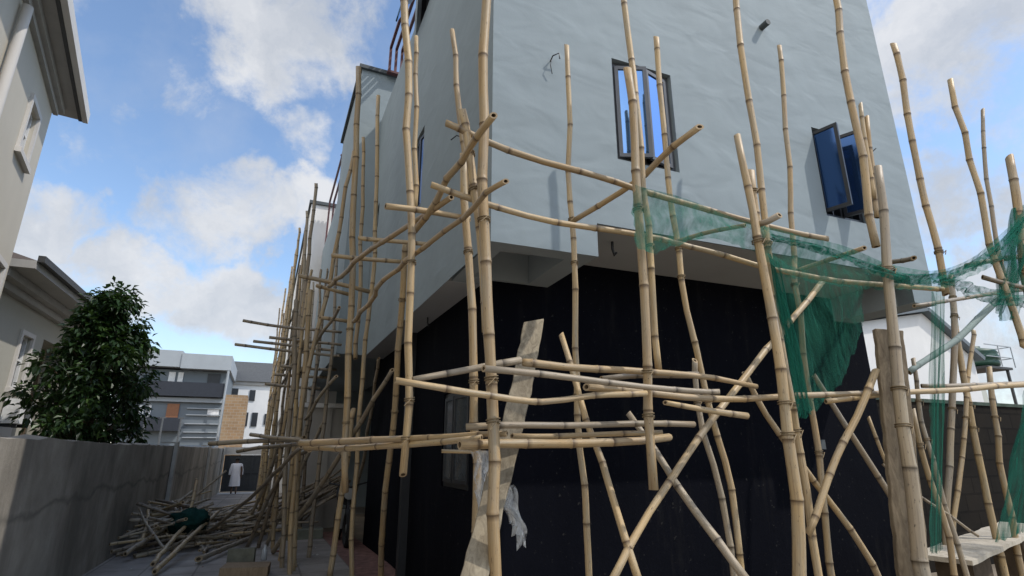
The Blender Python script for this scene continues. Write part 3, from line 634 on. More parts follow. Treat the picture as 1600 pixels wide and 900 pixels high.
# thin posts standing beyond the alley wall
M_POST = m_plain('grey_post_paint', (.11, .12, .13), .7)
for i, (x, y, h, r, lb) in enumerate(((-6.35, 30, 4.2, .12, 'thick grey utility pole rising behind the alley wall right of the tree'), (-5.2, 31, 3.5, .05, 'thin dark post behind the alley wall, right of the grey utility pole'), (-3.75, 31, 2.9, .05, 'thin dark post behind the wall near the grey block corner'), (-4.5, 31, 2.9, .05, 'shortest thin dark post in the middle of the row behind the alley wall'))):
    b = MB(); b.tube([(x, y, gz(y)), (x, y, h)], [r, r * .8], 10); b.box(x - r * 2.5, x + r * 2.5, y - .03, y + .03, h + .002, h + .06); o = b.build('utility_pole', M_POST); tag(o, lb, 'post')

# ------------------------------------------------------------------ right side: boundary wall, house, tank
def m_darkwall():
    t = NT('dark_blockwork'); p = t.pos(); x = t.n('TexBrick', Scale=1.0, Mortar__Size=.015); mp = t.n('Mapping'); mp.inputs['Rotation'].default_value = (R(90), 0, 0); t.l(p, mp.inputs['Vector']); t.l(mp.outputs[0], x.inputs['Vector'])  # near-black brown block colours
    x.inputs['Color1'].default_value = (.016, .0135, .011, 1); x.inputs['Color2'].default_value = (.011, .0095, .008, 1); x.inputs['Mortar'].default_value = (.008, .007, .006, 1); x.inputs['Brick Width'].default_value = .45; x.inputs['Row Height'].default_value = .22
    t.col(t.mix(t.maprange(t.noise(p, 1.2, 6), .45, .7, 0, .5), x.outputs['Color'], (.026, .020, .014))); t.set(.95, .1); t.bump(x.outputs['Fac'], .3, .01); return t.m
rw = empty('block_wall', (10, 4.9, 0)); tag(rw, 'dark block boundary wall behind the bench and leaning bamboos on the right', 'wall')
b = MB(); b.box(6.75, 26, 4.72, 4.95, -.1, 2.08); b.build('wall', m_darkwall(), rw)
b = MB(); b.box(6.75, 26, 4.70, 4.97, 2.082, 2.13); b.build('coping', m_plain('mossy_coping', (.06, .08, .065), .95, .1, 0, .4, 8, .5), rw)
rh = empty('white_house', (16, 11, 0)); tag(rh, 'plain white house wall seen through the netting right of the building', 'house')
b = MB(); b.add([(13.6, 9, 0), (18.6, 9, 0), (18.6, 9, 4.0), (16.6, 9, 5.15), (13.6, 9, 4.6), (13.6, 16, 0), (18.6, 16, 0), (18.6, 16, 4.0), (16.6, 16, 5.15), (13.6, 16, 4.6)],
    [(0, 1, 2, 3, 4), (9, 8, 7, 6, 5), (1, 6, 7, 2), (2, 7, 8, 3), (3, 8, 9, 4), (4, 9, 5, 0)]); b.build('wall', M_WHITE, rh)
b = MB(); b.obox((18.75, 8.8, 3.93), (-2.17, 0, 1.25), (0, 7.4, 0), (.06, 0, .10)); b.obox((13.4, 8.8, 4.60), (3.17, 0, .58), (0, 7.4, 0), (-.02, 0, .10)); b.build('roof', M_G2, rh)
b = MB(); b.box(18.62, 19.9, 9.5, 15, 0, 3.30); b.build('annex', m_plaster('annex_plaster', (.52, .53, .47), .05, .05, False), rh)
tk = empty('water_tank', (25.6, 12.4, 0)); tag(tk, 'dark green water tank on a metal frame above the boundary wall', 'water tank')
b = MB(); b.lathe([(.5, 0), (.78, .06), (.80, .2), (.76, .24), (.80, .3), (.80, .46), (.76, .5), (.80, .56), (.74, .68), (.30, .80), (.3, .86)], (25.6, 12.4, 4.55), 24); b.build('tank', m_plain('green_plastic', (.015, .055, .035), .5, .4), tk)
b = MB()
for x, y in ((24.9, 11.7), (26.3, 11.7), (24.9, 13.1), (26.3, 13.1)): b.box(x - .04, x + .04, y - .04, y + .04, 0, 4.45)
b.box(24.8, 26.5, 11.6, 13.2, 4.452, 4.54); b.build('stand', M_GUT, tk)
b = MB()
for z in (4.9, 5.35): b.bar((26.6, 11.6, z), (26.6, 13.2, z), .03); b.bar((24.8, 11.55, z), (26.6, 11.55, z), .03)
for x in (25.7, 26.6): b.bar((x, 11.55, 4.541), (x, 11.55, 5.36), .03)
b.build('guard_rail', M_G1, tk)

# ------------------------------------------------------------------ tree
def m_leaf():
    t = NT('broad_leaf'); oi = t.n('Attribute', _attribute_name='tone')
    t.col(t.ramp(oi.outputs['Fac'], [(0, (.010, .026, .009)), (.6, (.020, .050, .013)), (1, (.055, .105, .024))])); t.set(.42, .45)
    t.b.inputs['Subsurface Weight'].default_value = 0
    tl = t.n('BsdfTranslucent'); tl.inputs['Color'].default_value = (.05, .10, .015, 1); mx = t.n('MixShader'); mx.inputs[0].default_value = .22
    t.l(t.b.outputs[0], mx.inputs[1]); t.l(tl.outputs[0], mx.inputs[2]); t.l(mx.outputs[0], t.out.inputs['Surface']); return t.m
M_LEAF = m_leaf(); M_BARK = m_plain('tree_bark', (.10, .075, .05), .95, .1, 0, .3, 14, .6)
def make_tree(x, y, z0, h, prof, n_cl, n_leaf, seed, label, leaf=.145):
    rng = random.Random(seed); root = empty('broadleaf_tree', (x, y, z0)); tag(root, label, 'tree')
    tb = MB(); tip = Vector((x + .12, y, z0 + h * .93)); base = Vector((x, y, z0 - .05))
    tb.tube([base, Vector((x + .05, y + .05, z0 + h * .35)), Vector((x - .03, y, z0 + h * .65)), tip], [.11, .085, .05, .012], 10)
    V = []; F = []; T = []
    def rad(t):
        for (a, ra), (b_, rb) in zip(prof, prof[1:]):
            if a <= t <= b_: return ra + (rb - ra) * (t - a) / (b_ - a)
        return prof[-1][1]
    for c in range(n_cl):
        t = rng.random() ** .8; t = .10 + .88 * t; a = rng.uniform(0, 2 * math.pi); rr = rad(t) * (rng.random() ** .45) * rng.uniform(.65, 1.28)
        C = Vector((x + rr * math.cos(a), y + rr * math.sin(a), z0 + t * h))
        s = max(.25, t - .12 - .1 * rng.random()); st = Vector((x + .02, y, z0 + s * h))
        mid = st.lerp(C, .55) + Vector((0, 0, -.05)); tb.tube([st, mid, C], [.03, .018, .006], 5, cap=False)
        cr = rng.uniform(.14, .36)
        for k in range(n_leaf):
            d = Vector((rng.gauss(0, 1), rng.gauss(0, 1), rng.gauss(0, .75))); d = d.normalized() * cr * rng.random() ** .4
            p = C + d; ax = (d.normalized() + Vector((rng.uniform(-.5, .5), rng.uniform(-.5, .5), rng.uniform(-.9, .2)))).normalized()
            up = Vector((rng.uniform(-.6, .6), rng.uniform(-.6, .6), 1)); sd_ = ax.cross(up).normalized(); nn = sd_.cross(ax)
            L_ = leaf * rng.uniform(.7, 1.35); W = L_ * .27; o = len(V); dr = Vector((0, 0, -L_ * .22))
            V += [p, p + ax * L_ * .45 + sd_ * W + nn * .012, p + ax * L_ * .5 - nn * .012, p + ax * L_ * .45 - sd_ * W + nn * .012, p + ax * L_ + dr]
            F += [(o, o + 1, o + 2), (o, o + 2, o + 3), (o + 1, o + 4, o + 2), (o + 2, o + 4, o + 3)]
            tv = min(1, max(0, rng.gauss(.42, .22) + (.5 if rng.random() < .06 else 0))); T += [tv] * 5
    tb.build('trunk', M_BARK, root)
    me = bpy.data.meshes.new('crown'); me.from_pydata([tuple(v) for v in V], [], F); me.materials.append(M_LEAF)
    at_ = me.attributes.new('tone', 'FLOAT', 'POINT'); at_.data.foreach_set('value', T); me.update()
    o = bpy.data.objects.new('crown', me); COL.objects.link(o); put(o, root)
make_tree(-3.24, 13.6, -.15, 4.9, [(0, .6), (.28, .98), (.5, 1.02), (.68, .78), (.82, .55), (.94, .33), (1, .1)], 190, 62, 11, 'bushy dark green tree with large leaves behind the left alley wall')

# ------------------------------------------------------------------ bamboo scaffold
POLES = [
('bamboo_upright', 'thick pale bamboo upright standing right before the building corner', 0, 0.0311, 0.0309, 'bamboo uprights of the scaffold', [(0.894, 2.343, 4.819), (0.877, 2.359, 3.919), (0.869, 2.367, 3.445), (0.879, 2.367, 3.009), (0.889, 2.367, 2.608), (0.9, 2.365, 2.269), (0.926, 2.357, 1.861), (0.944, 2.353, 1.459), (0.968, 2.348, 0.931), (0.993, 2.342, -0.03)]),
('bamboo_upright', 'thin bare bamboo tip rising just left of the corner upright', 0, 0.0203, 0.0271, 'bamboo uprights of the scaffold', [(0.889, 3.065, 4.289), (0.923, 3.066, 3.969), (0.974, 3.062, 3.574), (1.02, 3.056, 3.29), (1.051, 3.053, 3.062)]),
('bamboo_upright', 'short stout lapped bamboo with slanted top, leaning against the corner upright', 0, 0.0263, 0.0283, 'bamboo uprights of the scaffold', [(0.784, 2.47, 3.243), (0.843, 2.458, 2.897), (0.89, 2.451, 2.571), (0.919, 2.45, 2.296), (0.947, 2.45, 2.003)]),
('bamboo_upright', 'slender bamboo upright behind the corner upright, passing the clear plastic sheet', 0, 0.0297, 0.0275, 'bamboo uprights of the scaffold', [(0.993, 3.057, 3.332), (1.017, 3.056, 2.876), (1.062, 3.048, 2.327), (1.103, 3.04, 1.823), (1.115, 3.042, 1.462), (1.126, 3.044, 1.122), (1.134, 3.048, 0.786), (1.145, 3.053, -0.03)]),
('bamboo_upright', 'thin bamboo upright with twig stubs before blank plaster, left of the first casement window', 0, 0.0221, 0.0239, 'bamboo uprights of the scaffold', [(1.782, 3.002, 4.43), (1.776, 3.007, 3.701), (1.78, 3.007, 2.945), (1.773, 3.012, 2.266), (1.766, 3.017, 1.538), (1.79, 3.007, 1.169), (1.806, 3.001, 0.739), (1.822, 2.994, -0.03)]),
('bamboo_upright', 'thin bamboo running out of the picture top before the first casement window', 0, 0.0231, 0.0221, 'bamboo uprights of the scaffold', [(1.795, 2.353, 5.18), (1.833, 2.342, 4.281), (1.85, 2.336, 3.88), (1.867, 2.33, 3.595), (1.87, 2.333, 2.98), (1.878, 2.334, 2.387), (1.881, 2.336, 1.852)]),
('bamboo_upright', 'stout bamboo before the first casement window, its cut lower end hanging before the black wall', 0, 0.029, 0.0275, 'bamboo uprights of the scaffold', [(1.754, 2.251, 3.661), (1.761, 2.247, 3.245), (1.755, 2.248, 2.718), (1.751, 2.248, 2.168), (1.74, 2.251, 1.643), (1.731, 2.254, 1.27)]),
('bamboo_upright', 'slim bamboo upright crossing the right sash of the first casement window', 0, 0.0267, 0.0244, 'bamboo uprights of the scaffold', [(2.606, 2.945, 4.753), (2.613, 2.957, 4.185), (2.622, 2.974, 3.451), (2.656, 2.971, 2.979), (2.681, 2.975, 2.439), (2.729, 2.962, 2.069), (2.762, 2.953, 1.803), (2.809, 2.937, 1.547), (2.866, 2.918, 1.22), (2.885, 2.925, 0.665), (2.899, 2.93, -0.03)]),
('bamboo_upright', 'short grey bamboo upright starting just above the triple ledgers in front of the black wall', 1, 0.0223, 0.0263, 'bamboo uprights of the scaffold', [(2.679, 2.94, 2.049), (2.69, 2.948, 1.757), (2.725, 2.943, 1.505), (2.773, 2.93, 1.262), (2.835, 2.929, 0.668), (2.877, 2.927, -0.03)]),
('bamboo_upright', 'long bamboo upright running out of the picture top between the two windows', 0, 0.0252, 0.0233, 'bamboo uprights of the scaffold', [(2.741, 2.224, 5.436), (2.727, 2.232, 4.536), (2.719, 2.236, 4.045), (2.718, 2.237, 3.441), (2.712, 2.24, 2.935), (2.703, 2.245, 2.592), (2.706, 2.244, 1.998), (2.721, 2.237, 1.565), (2.74, 2.228, 1.196), (2.733, 2.231, 0.807), (2.725, 2.235, -0.03)]),
('bamboo_upright', 'heaviest bamboo upright, thickening to the frame bottom, with frayed ties halfway', 0, 0.023, 0.0409, 'bamboo uprights of the scaffold', [(2.38, 2.074, 3.252), (2.391, 2.07, 3.005), (2.408, 2.063, 2.761), (2.42, 2.059, 2.489), (2.437, 2.053, 2.194), (2.442, 2.053, 1.781), (2.441, 2.056, 1.461), (2.434, 2.062, 1.073), (2.421, 2.069, 0.85), (2.392, 2.087, -0.03)]),
('bamboo_upright', 'short bamboo stub lapped behind the upright left of the open blue window', 0, 0.0295, 0.0283, 'bamboo uprights of the scaffold', [(2.546, 2.154, 3.098), (2.544, 2.156, 2.952), (2.547, 2.156, 2.763), (2.555, 2.153, 2.62)]),
('bamboo_upright', 'thin bamboo upright with dark knots on plain plaster, left of the open blue window', 0, 0.0238, 0.027, 'bamboo uprights of the scaffold', [(3.972, 2.849, 5.053), (3.904, 2.856, 4.297), (3.826, 2.868, 3.537), (3.742, 2.885, 2.847), (3.707, 2.883, 2.32), (3.691, 2.878, 1.926), (3.676, 2.871, 1.51), (3.647, 2.872, 1.119), (3.595, 2.874, -0.03)]),
('bamboo_upright', 'bamboo running out of the picture top and crossing the open blue window', 0, 0.0274, 0.0298, 'bamboo uprights of the scaffold', [(3.697, 2.115, 5.605), (3.671, 2.116, 4.805), (3.659, 2.116, 4.44), (3.627, 2.123, 3.873), (3.615, 2.123, 3.45), (3.605, 2.123, 3.102), (3.587, 2.126, 2.75)]),
('bamboo_upright', 'short pointed bamboo tip behind the pole on the open blue window', 0, 0.017, 0.0206, 'bamboo uprights of the scaffold', [(3.852, 2.194, 3.966), (3.834, 2.196, 3.73), (3.818, 2.198, 3.486), (3.796, 2.201, 3.174)]),
('bamboo_upright', 'second short bamboo tip, right beside the open blue window', 0, 0.0193, 0.0226, 'bamboo uprights of the scaffold', [(3.889, 2.189, 3.861), (3.857, 2.193, 3.599), (3.82, 2.197, 3.279), (3.788, 2.202, 3.024)]),
('bamboo_upright', 'thick weathered bamboo upright lashed to the upright plank', 1, 0.0271, 0.049, 'bamboo uprights of the scaffold', [(3.46, 1.942, 3.222), (3.412, 1.949, 2.854), (3.354, 1.959, 2.428), (3.29, 1.97, 1.958), (3.235, 1.979, 1.529), (3.21, 1.976, 1.168), (3.177, 1.977, 0.804), (3.133, 1.977, -0.03)]),
('bamboo_upright', 'lone bamboo against the sky just right of the building edge', 0, 0.0253, 0.026, 'bamboo uprights of the scaffold', [(4.201, 2.051, 4.53), (4.179, 2.057, 4.159), (4.164, 2.059, 3.817), (4.15, 2.058, 3.333), (4.148, 2.055, 3.029), (4.134, 2.057, 2.739), (4.118, 2.061, 2.461)]),
('bamboo_upright', 'bare bamboo with flat cut top leaning against the sky, left of a thinner dark one', 0, 0.0223, 0.0255, 'bamboo uprights of the scaffold', [(4.535, 1.91, 4.195), (4.537, 1.91, 3.882), (4.531, 1.915, 3.502), (4.528, 1.918, 3.192), (4.525, 1.921, 2.895), (4.522, 1.924, 2.61), (4.542, 1.914, 2.359), (4.556, 1.907, 2.096)]),
('bamboo_upright', 'thinnest dark bamboo with curved tip against the sky', 1, 0.0211, 0.0247, 'bamboo uprights of the scaffold', [(6.811, 2.651, 5.03), (6.664, 2.679, 4.472), (6.519, 2.696, 3.785), (6.437, 2.698, 3.289), (6.418, 2.678, 2.951)]),
('bamboo_upright', 'thick bamboo with slanted top at the right picture edge, net tied to it', 0, 0.0318, 0.0333, 'bamboo uprights of the scaffold', [(4.971, 1.856, 3.6), (4.911, 1.862, 3.242), (4.842, 1.872, 2.879), (4.764, 1.882, 2.443)]),
('bamboo_upright', 'straight bamboo upright under the sagging net, left one of a crossing pair', 1, 0.0351, 0.0347, 'bamboo uprights of the scaffold', [(6.694, 3.259, 3.289), (6.476, 3.266, 2.629), (6.243, 3.278, 1.961), (6.003, 3.302, 1.353), (5.748, 3.325, 0.693), (5.587, 3.34, -0.03)]),
('bamboo_upright', 'bamboo upright slanting right below the net, its foot behind the plank bench', 0, 0.0342, 0.0364, 'bamboo uprights of the scaffold', [(6.595, 3.266, 2.847), (6.567, 3.269, 2.5), (6.499, 3.284, 1.843), (6.474, 3.276, 1.172), (6.445, 3.276, 0.715), (6.419, 3.277, -0.03)]),
('bamboo_upright', 'bent bamboo whose lower end meets the straight upright above the bench', 0, 0.0241, 0.0291, 'bamboo uprights of the scaffold', [(6.845, 3.248, 2.691), (6.545, 3.271, 2.1), (6.319, 3.277, 1.591), (6.03, 3.305, 1.066), (5.84, 3.319, 0.688), (5.632, 3.333, -0.03)]),
('bamboo_upright', 'bamboo upright under the green water tank', 0, 0.0305, 0.034, 'bamboo uprights of the scaffold', [(6.943, 3.241, 2.291), (6.84, 3.259, 1.787), (6.757, 3.263, 1.227), (6.71, 3.258, 0.788), (6.659, 3.252, -0.03)]),
('bamboo_upright', 'slim bamboo leaning behind the thick weathered upright before the boundary wall', 0, 0.0231, 0.0268, 'bamboo uprights of the scaffold', [(4.74, 2.795, 1.762), (4.764, 2.797, 1.466), (4.816, 2.788, 1.087), (4.837, 2.789, 0.859), (4.884, 2.789, -0.03)]),
('bamboo_upright', 'darker bamboo leaning just right of the thick weathered upright', 1, 0.0193, 0.0255, 'bamboo uprights of the scaffold', [(5.029, 2.875, 2.206), (5.002, 2.893, 1.882), (5.013, 2.894, 1.417), (5.067, 2.873, 0.977), (5.139, 2.843, -0.03)]),
('bamboo_brace', 'long bamboo brace rising from bottom centre to the right through the ledgers', 0, 0.0287, 0.0222, 'diagonal bamboo braces', [(4.047, 2.844, 2.794), (3.102, 2.682, 2.118), (2.408, 2.559, 1.607), (1.87, 2.455, 1.177), (1.546, 2.377, 0.87)]),
('bamboo_brace', 'grey bamboo brace falling from the low rail end to the right', 1, 0.0226, 0.0271, 'diagonal bamboo braces', [(2.128, 2.978, 1.68), (2.184, 2.72, 1.354), (2.23, 2.494, 1.064), (2.287, 2.286, 0.825)]),
('bamboo_brace', 'bamboo brace slanting down right of the thin upright, low in front of the black wall', 0, 0.0199, 0.0225, 'diagonal bamboo braces', [(1.62, 2.914, 2.141), (1.629, 2.844, 1.979), (1.64, 2.743, 1.744), (1.655, 2.584, 1.364), (1.675, 2.464, 1.094), (1.694, 2.359, 0.861)]),
('bamboo_brace', 'stout bamboo slanting across the lower corner of the first casement window', 0, 0.0234, 0.022, 'diagonal bamboo braces', [(2.044, 2.016, 3.19), (1.982, 2.25, 3.132), (1.92, 2.522, 3.051), (1.769, 3.003, 2.96)]),
('bamboo_brace', 'bamboo brace rising right to meet the upright plank', 0, 0.0244, 0.0212, 'diagonal bamboo braces', [(3.235, 2.069, 1.894), (3.046, 2.092, 1.634), (2.813, 2.124, 1.362), (2.588, 2.149, 1.04)]),
('bamboo_brace', 'thin grey bamboo brace falling right towards the foot of the plank', 1, 0.0218, 0.0261, 'diagonal bamboo braces', [(3.758, 2.864, 1.995), (4.009, 2.845, 1.604), (4.264, 2.823, 1.214), (4.394, 2.82, 0.988)]),
('bamboo_brace', 'bamboo brace falling right behind the heaviest upright to the frame bottom', 0, 0.0229, 0.0269, 'diagonal bamboo braces', [(3.1, 2.91, 1.984), (3.276, 2.91, 1.684), (3.593, 2.874, 1.269), (3.864, 2.853, 0.882), (4.067, 2.843, 0.571)]),
('bamboo_brace', 'thin short bamboo stick leaning in the shade left of the plank foot', 0, 0.0153, 0.0174, 'diagonal bamboo braces', [(4.379, 2.921, 1.701), (4.446, 2.918, 1.466), (4.539, 2.91, 1.18)]),
('bamboo_brace', 'thin stick slanting across the dark gap behind the bench', 1, 0.0125, 0.0129, 'diagonal bamboo braces', [(4.432, 2.917, 1.347), (4.809, 2.897, 1.103), (5.365, 2.852, 0.785)]),
('bamboo_brace', 'greenish squared batten slanting up right behind the netting', 3, 0.0391, 0.0299, 'diagonal bamboo braces', [(6.843, 2.748, 3.144), (5.714, 2.827, 2.45), (4.945, 2.881, 2.082)]),
('bamboo_ledger', 'upper front ledger dipping to the right below the first casement window', 0, 0.0224, 0.0207, 'bamboo ledgers of the scaffold', [(0.703, 2.48, 3.135), (0.93, 2.464, 3.069), (1.304, 2.426, 2.993), (1.694, 2.373, 2.946), (1.9, 2.349, 2.91), (2.284, 2.3, 2.858), (2.737, 2.242, 2.796), (3.186, 2.175, 2.758)]),
('bamboo_ledger', 'second front ledger from the left, running just under the plaster wall along the net bottom', 0, 0.0198, 0.0195, 'bamboo ledgers of the scaffold', [(0.637, 2.488, 2.763), (0.936, 2.465, 2.702), (1.297, 2.429, 2.652), (1.637, 2.38, 2.645), (2.0, 2.335, 2.618), (2.299, 2.302, 2.584), (2.711, 2.264, 2.516), (3.142, 2.208, 2.489), (3.597, 2.141, 2.488), (4.099, 2.063, 2.496)]),
('bamboo_ledger', 'topmost pale pole of the waist high bundle in front of the black wall', 0, 0.0237, 0.0161, 'bamboo ledgers of the scaffold', [(1.127, 2.428, 1.866), (1.407, 2.394, 1.849), (1.764, 2.344, 1.85), (2.108, 2.301, 1.833), (2.479, 2.262, 1.79)]),
('bamboo_ledger', 'wavy pale ledger with fresh cut left end at the second upright', 0, 0.0175, 0.0169, 'bamboo ledgers of the scaffold', [(0.472, 2.309, 1.73), (0.648, 2.292, 1.709), (0.891, 2.272, 1.676), (1.146, 2.244, 1.66), (1.393, 2.203, 1.694), (1.656, 2.163, 1.713)]),
('bamboo_ledger', 'long pale ledger from the bundle across to the upright plank', 0, 0.0226, 0.0196, 'bamboo ledgers of the scaffold', [(1.466, 2.387, 1.755), (1.763, 2.355, 1.742), (2.072, 2.325, 1.721), (2.397, 2.286, 1.723), (2.967, 2.207, 1.762), (3.526, 2.134, 1.785)]),
('bamboo_ledger', 'ledger from the upright plank to the right picture edge', 0, 0.0185, 0.0242, 'bamboo ledgers of the scaffold', [(2.953, 2.204, 1.718), (3.6, 2.121, 1.791), (4.041, 2.068, 1.824), (4.904, 1.964, 1.895)]),
('bamboo_ledger', 'darker ledger just above the right ledger, under the water tank', 1, 0.0211, 0.0239, 'bamboo ledgers of the scaffold', [(4.91, 2.784, 1.957), (5.555, 2.74, 1.987), (6.649, 2.662, 2.059)]),
('bamboo_ledger', 'grey ledger with hollow cut end pointing at the corner upright from the left', 1, 0.0162, 0.0221, 'bamboo ledgers of the scaffold', [(0.597, 2.493, 1.762), (0.819, 2.466, 1.809), (0.974, 2.447, 1.846), (1.11, 2.43, 1.874)]),
('bamboo_ledger', 'grey weathered pole in the middle of the waist high bundle', 1, 0.0185, 0.0161, 'bamboo ledgers of the scaffold', [(0.861, 2.261, 1.797), (1.139, 2.227, 1.782), (1.459, 2.19, 1.756), (1.8, 2.15, 1.733), (2.07, 2.112, 1.732)]),
('bamboo_ledger', 'short pale pole at the lower right end of the waist high bundle', 0, 0.0151, 0.021, 'bamboo ledgers of the scaffold', [(1.905, 2.333, 1.689), (2.134, 2.306, 1.658), (2.404, 2.271, 1.629)]),
('bamboo_ledger', 'short grey pole on top of the bundle, right of the hanging bamboo', 1, 0.017, 0.0235, 'bamboo ledgers of the scaffold', [(1.606, 2.469, 1.813), (1.833, 2.438, 1.841), (2.205, 2.396, 1.856)]),
('bamboo_ledger', 'topmost grey pole of the low rail, hollow end at the left', 1, 0.0193, 0.0185, 'bamboo ledgers of the scaffold', [(0.85, 2.462, 1.553), (1.071, 2.434, 1.562), (1.397, 2.395, 1.566), (1.747, 2.351, 1.576), (2.058, 2.314, 1.58)]),
('bamboo_ledger', 'thickest pale pole at the bottom of the low rail', 0, 0.0278, 0.0231, 'bamboo ledgers of the scaffold', [(0.825, 2.465, 1.474), (1.071, 2.435, 1.483), (1.396, 2.399, 1.481), (1.744, 2.356, 1.495), (1.908, 2.332, 1.514)]),
('bamboo_ledger', 'thin pole between the grey and the thick pole of the low rail', 0, 0.0157, 0.0171, 'bamboo ledgers of the scaffold', [(1.113, 2.53, 1.517), (1.313, 2.507, 1.516), (1.664, 2.463, 1.531), (1.945, 2.428, 1.54)]),
('bamboo_ledger', 'upper pole of the low left rail, thick pale end near the clustered uprights', 0, 0.0317, 0.0166, 'bamboo ledgers of the scaffold', [(0.262, 4.6, 1.503), (0.565, 3.763, 1.507), (0.766, 3.202, 1.515), (0.926, 2.759, 1.517), (1.04, 2.439, 1.526)]),
('bamboo_ledger', 'lower pole of the low left rail with a split pale edge', 0, 0.0281, 0.0185, 'bamboo ledgers of the scaffold', [(0.316, 4.8, 1.467), (0.585, 3.875, 1.464), (0.771, 3.217, 1.483), (0.881, 2.832, 1.493), (0.959, 2.549, 1.507)]),
('bamboo_ledger', 'thin short pole under the low left rail beside the plastic sheet', 0, 0.0125, 0.0129, 'bamboo ledgers of the scaffold', [(0.917, 3.063, 1.445), (1.178, 3.045, 1.437)]),
('bamboo_ledger', 'long thin pole lying out over the alley wall at eye level', 1, 0.0383, 0.0359, 'bamboo ledgers of the scaffold', [(-0.633, 8.5, 1.535), (-0.088, 7.975, 1.564), (0.408, 7.5, 1.583)]),
('bamboo_ledger', 'thin greenish pole above the eye level pole at the alley mouth', 1, 0.0289, 0.0268, 'bamboo ledgers of the scaffold', [(-0.158, 8.0, 1.643), (0.129, 7.607, 1.598), (0.421, 7.2, 1.57)]),
('bamboo_ledger', 'thin pole below the eye level pole, slightly rising', 1, 0.032, 0.0279, 'bamboo ledgers of the scaffold', [(-0.316, 9.0, 1.436), (0.073, 8.208, 1.494), (0.429, 7.5, 1.522)]),
('bamboo_ledger', 'dark knotted ledger sloping down left from the corner upright, upper of two', 0, 0.0204, 0.026, 'bamboo ledgers of the scaffold', [(0.794, 2.0, 2.913), (0.775, 2.231, 2.917), (0.775, 2.449, 2.908), (0.776, 2.907, 2.889), (0.775, 3.4, 2.869)]),
('bamboo_ledger', 'upper ledger running away along the left face between the second and third uprights', 0, 0.0202, 0.0298, 'bamboo ledgers of the scaffold', [(0.82, 2.74, 2.84), (0.74, 3.531, 2.947), (0.605, 4.91, 3.128), (0.497, 6.4, 3.279)]),
('bamboo_ledger', 'lower ledger running away along the left face with an untrimmed knotty end', 0, 0.0156, 0.0252, 'bamboo ledgers of the scaffold', [(0.843, 2.0, 2.59), (0.829, 2.143, 2.6), (0.82, 2.383, 2.602), (0.787, 2.778, 2.623), (0.741, 3.357, 2.652), (0.698, 4.001, 2.676), (0.69, 4.761, 2.667), (0.678, 5.4, 2.664)]),
('bamboo_ledger', 'far ledger on the left face fading into the cluster of uprights', 1, 0.023, 0.0299, 'bamboo ledgers of the scaffold', [(0.645, 6.6, 3.089), (0.575, 7.701, 2.983), (0.483, 9.16, 2.844), (0.427, 11.0, 2.634)]),
('bamboo_transom', 'palest transom, poking left at the second upright', 0, 0.0235, 0.0208, 'bamboo transoms poking out over the alley', [(0.517, 3.1, 2.881), (0.747, 3.098, 2.893), (1.067, 3.1, 2.894)]),
('bamboo_transom', 'transom poking left just past the third upright', 0, 0.0209, 0.0221, 'bamboo transoms poking out over the alley', [(0.519, 4.3, 3.112), (0.887, 4.3, 3.136), (1.12, 4.3, 3.149)]),
('bamboo_transom', 'transom crossing the third upright halfway up', 0, 0.0246, 0.0259, 'bamboo transoms poking out over the alley', [(0.393, 5.2, 3.243), (0.737, 5.202, 3.254), (1.072, 5.2, 3.274)]),
('bamboo_transom', 'transom sticking out left above the leaning thin upright', 0, 0.0293, 0.0306, 'bamboo transoms poking out over the alley', [(0.16, 6.4, 3.361), (0.674, 6.397, 3.308), (0.959, 6.4, 3.264)]),
('bamboo_transom', 'short thin transom just below the one above the leaning upright', 0, 0.0266, 0.0271, 'bamboo transoms poking out over the alley', [(0.36, 6.6, 3.326), (0.742, 6.6, 3.259)]),
('bamboo_transom', 'short transom left of the third upright, low in the row', 0, 0.0287, 0.0292, 'bamboo transoms poking out over the alley', [(0.48, 7.2, 3.079), (0.839, 7.2, 3.062)]),
('bamboo_transom', 'thin dark transom in the stack of far ones poking left over the alley', 1, 0.0237, 0.0229, 'far transoms over the alley', [(-0.437, 8.0, 3.122), (0.129, 8.005, 3.085), (0.831, 8.0, 3.072)]),
('bamboo_transom', 'thin dark transom in the stack of far ones poking left over the alley', 1, 0.0269, 0.0257, 'far transoms over the alley', [(-0.108, 9.0, 3.106), (0.353, 8.999, 3.092), (0.973, 9.0, 3.069)]),
('bamboo_transom', 'thin dark transom in the stack of far ones poking left over the alley', 1, 0.0263, 0.0255, 'far transoms over the alley', [(-0.548, 9.0, 2.963), (0.094, 9.003, 2.923), (0.949, 9.0, 2.891)]),
('bamboo_transom', 'thin dark transom in the stack of far ones poking left over the alley', 1, 0.0296, 0.0283, 'far transoms over the alley', [(-0.348, 10.0, 3.206), (0.299, 9.999, 3.178), (0.992, 10.0, 3.138)]),
('bamboo_transom', 'thin dark transom in the stack of far ones poking left over the alley', 1, 0.0328, 0.0309, 'far transoms over the alley', [(0.148, 11.0, 2.952), (0.6, 11.004, 2.931), (1.124, 11.0, 2.936)]),
('bamboo_transom', 'thin dark transom in the stack of far ones poking left over the alley', 1, 0.037, 0.0348, 'far transoms over the alley', [(0.064, 12.5, 2.975), (0.57, 12.503, 2.962), (1.159, 12.5, 2.964)]),
('bamboo_transom', 'thin dark transom in the stack of far ones poking left over the alley', 1, 0.0351, 0.0331, 'far transoms over the alley', [(-0.092, 12.0, 2.715), (0.449, 12.005, 2.676), (0.944, 12.0, 2.672)]),
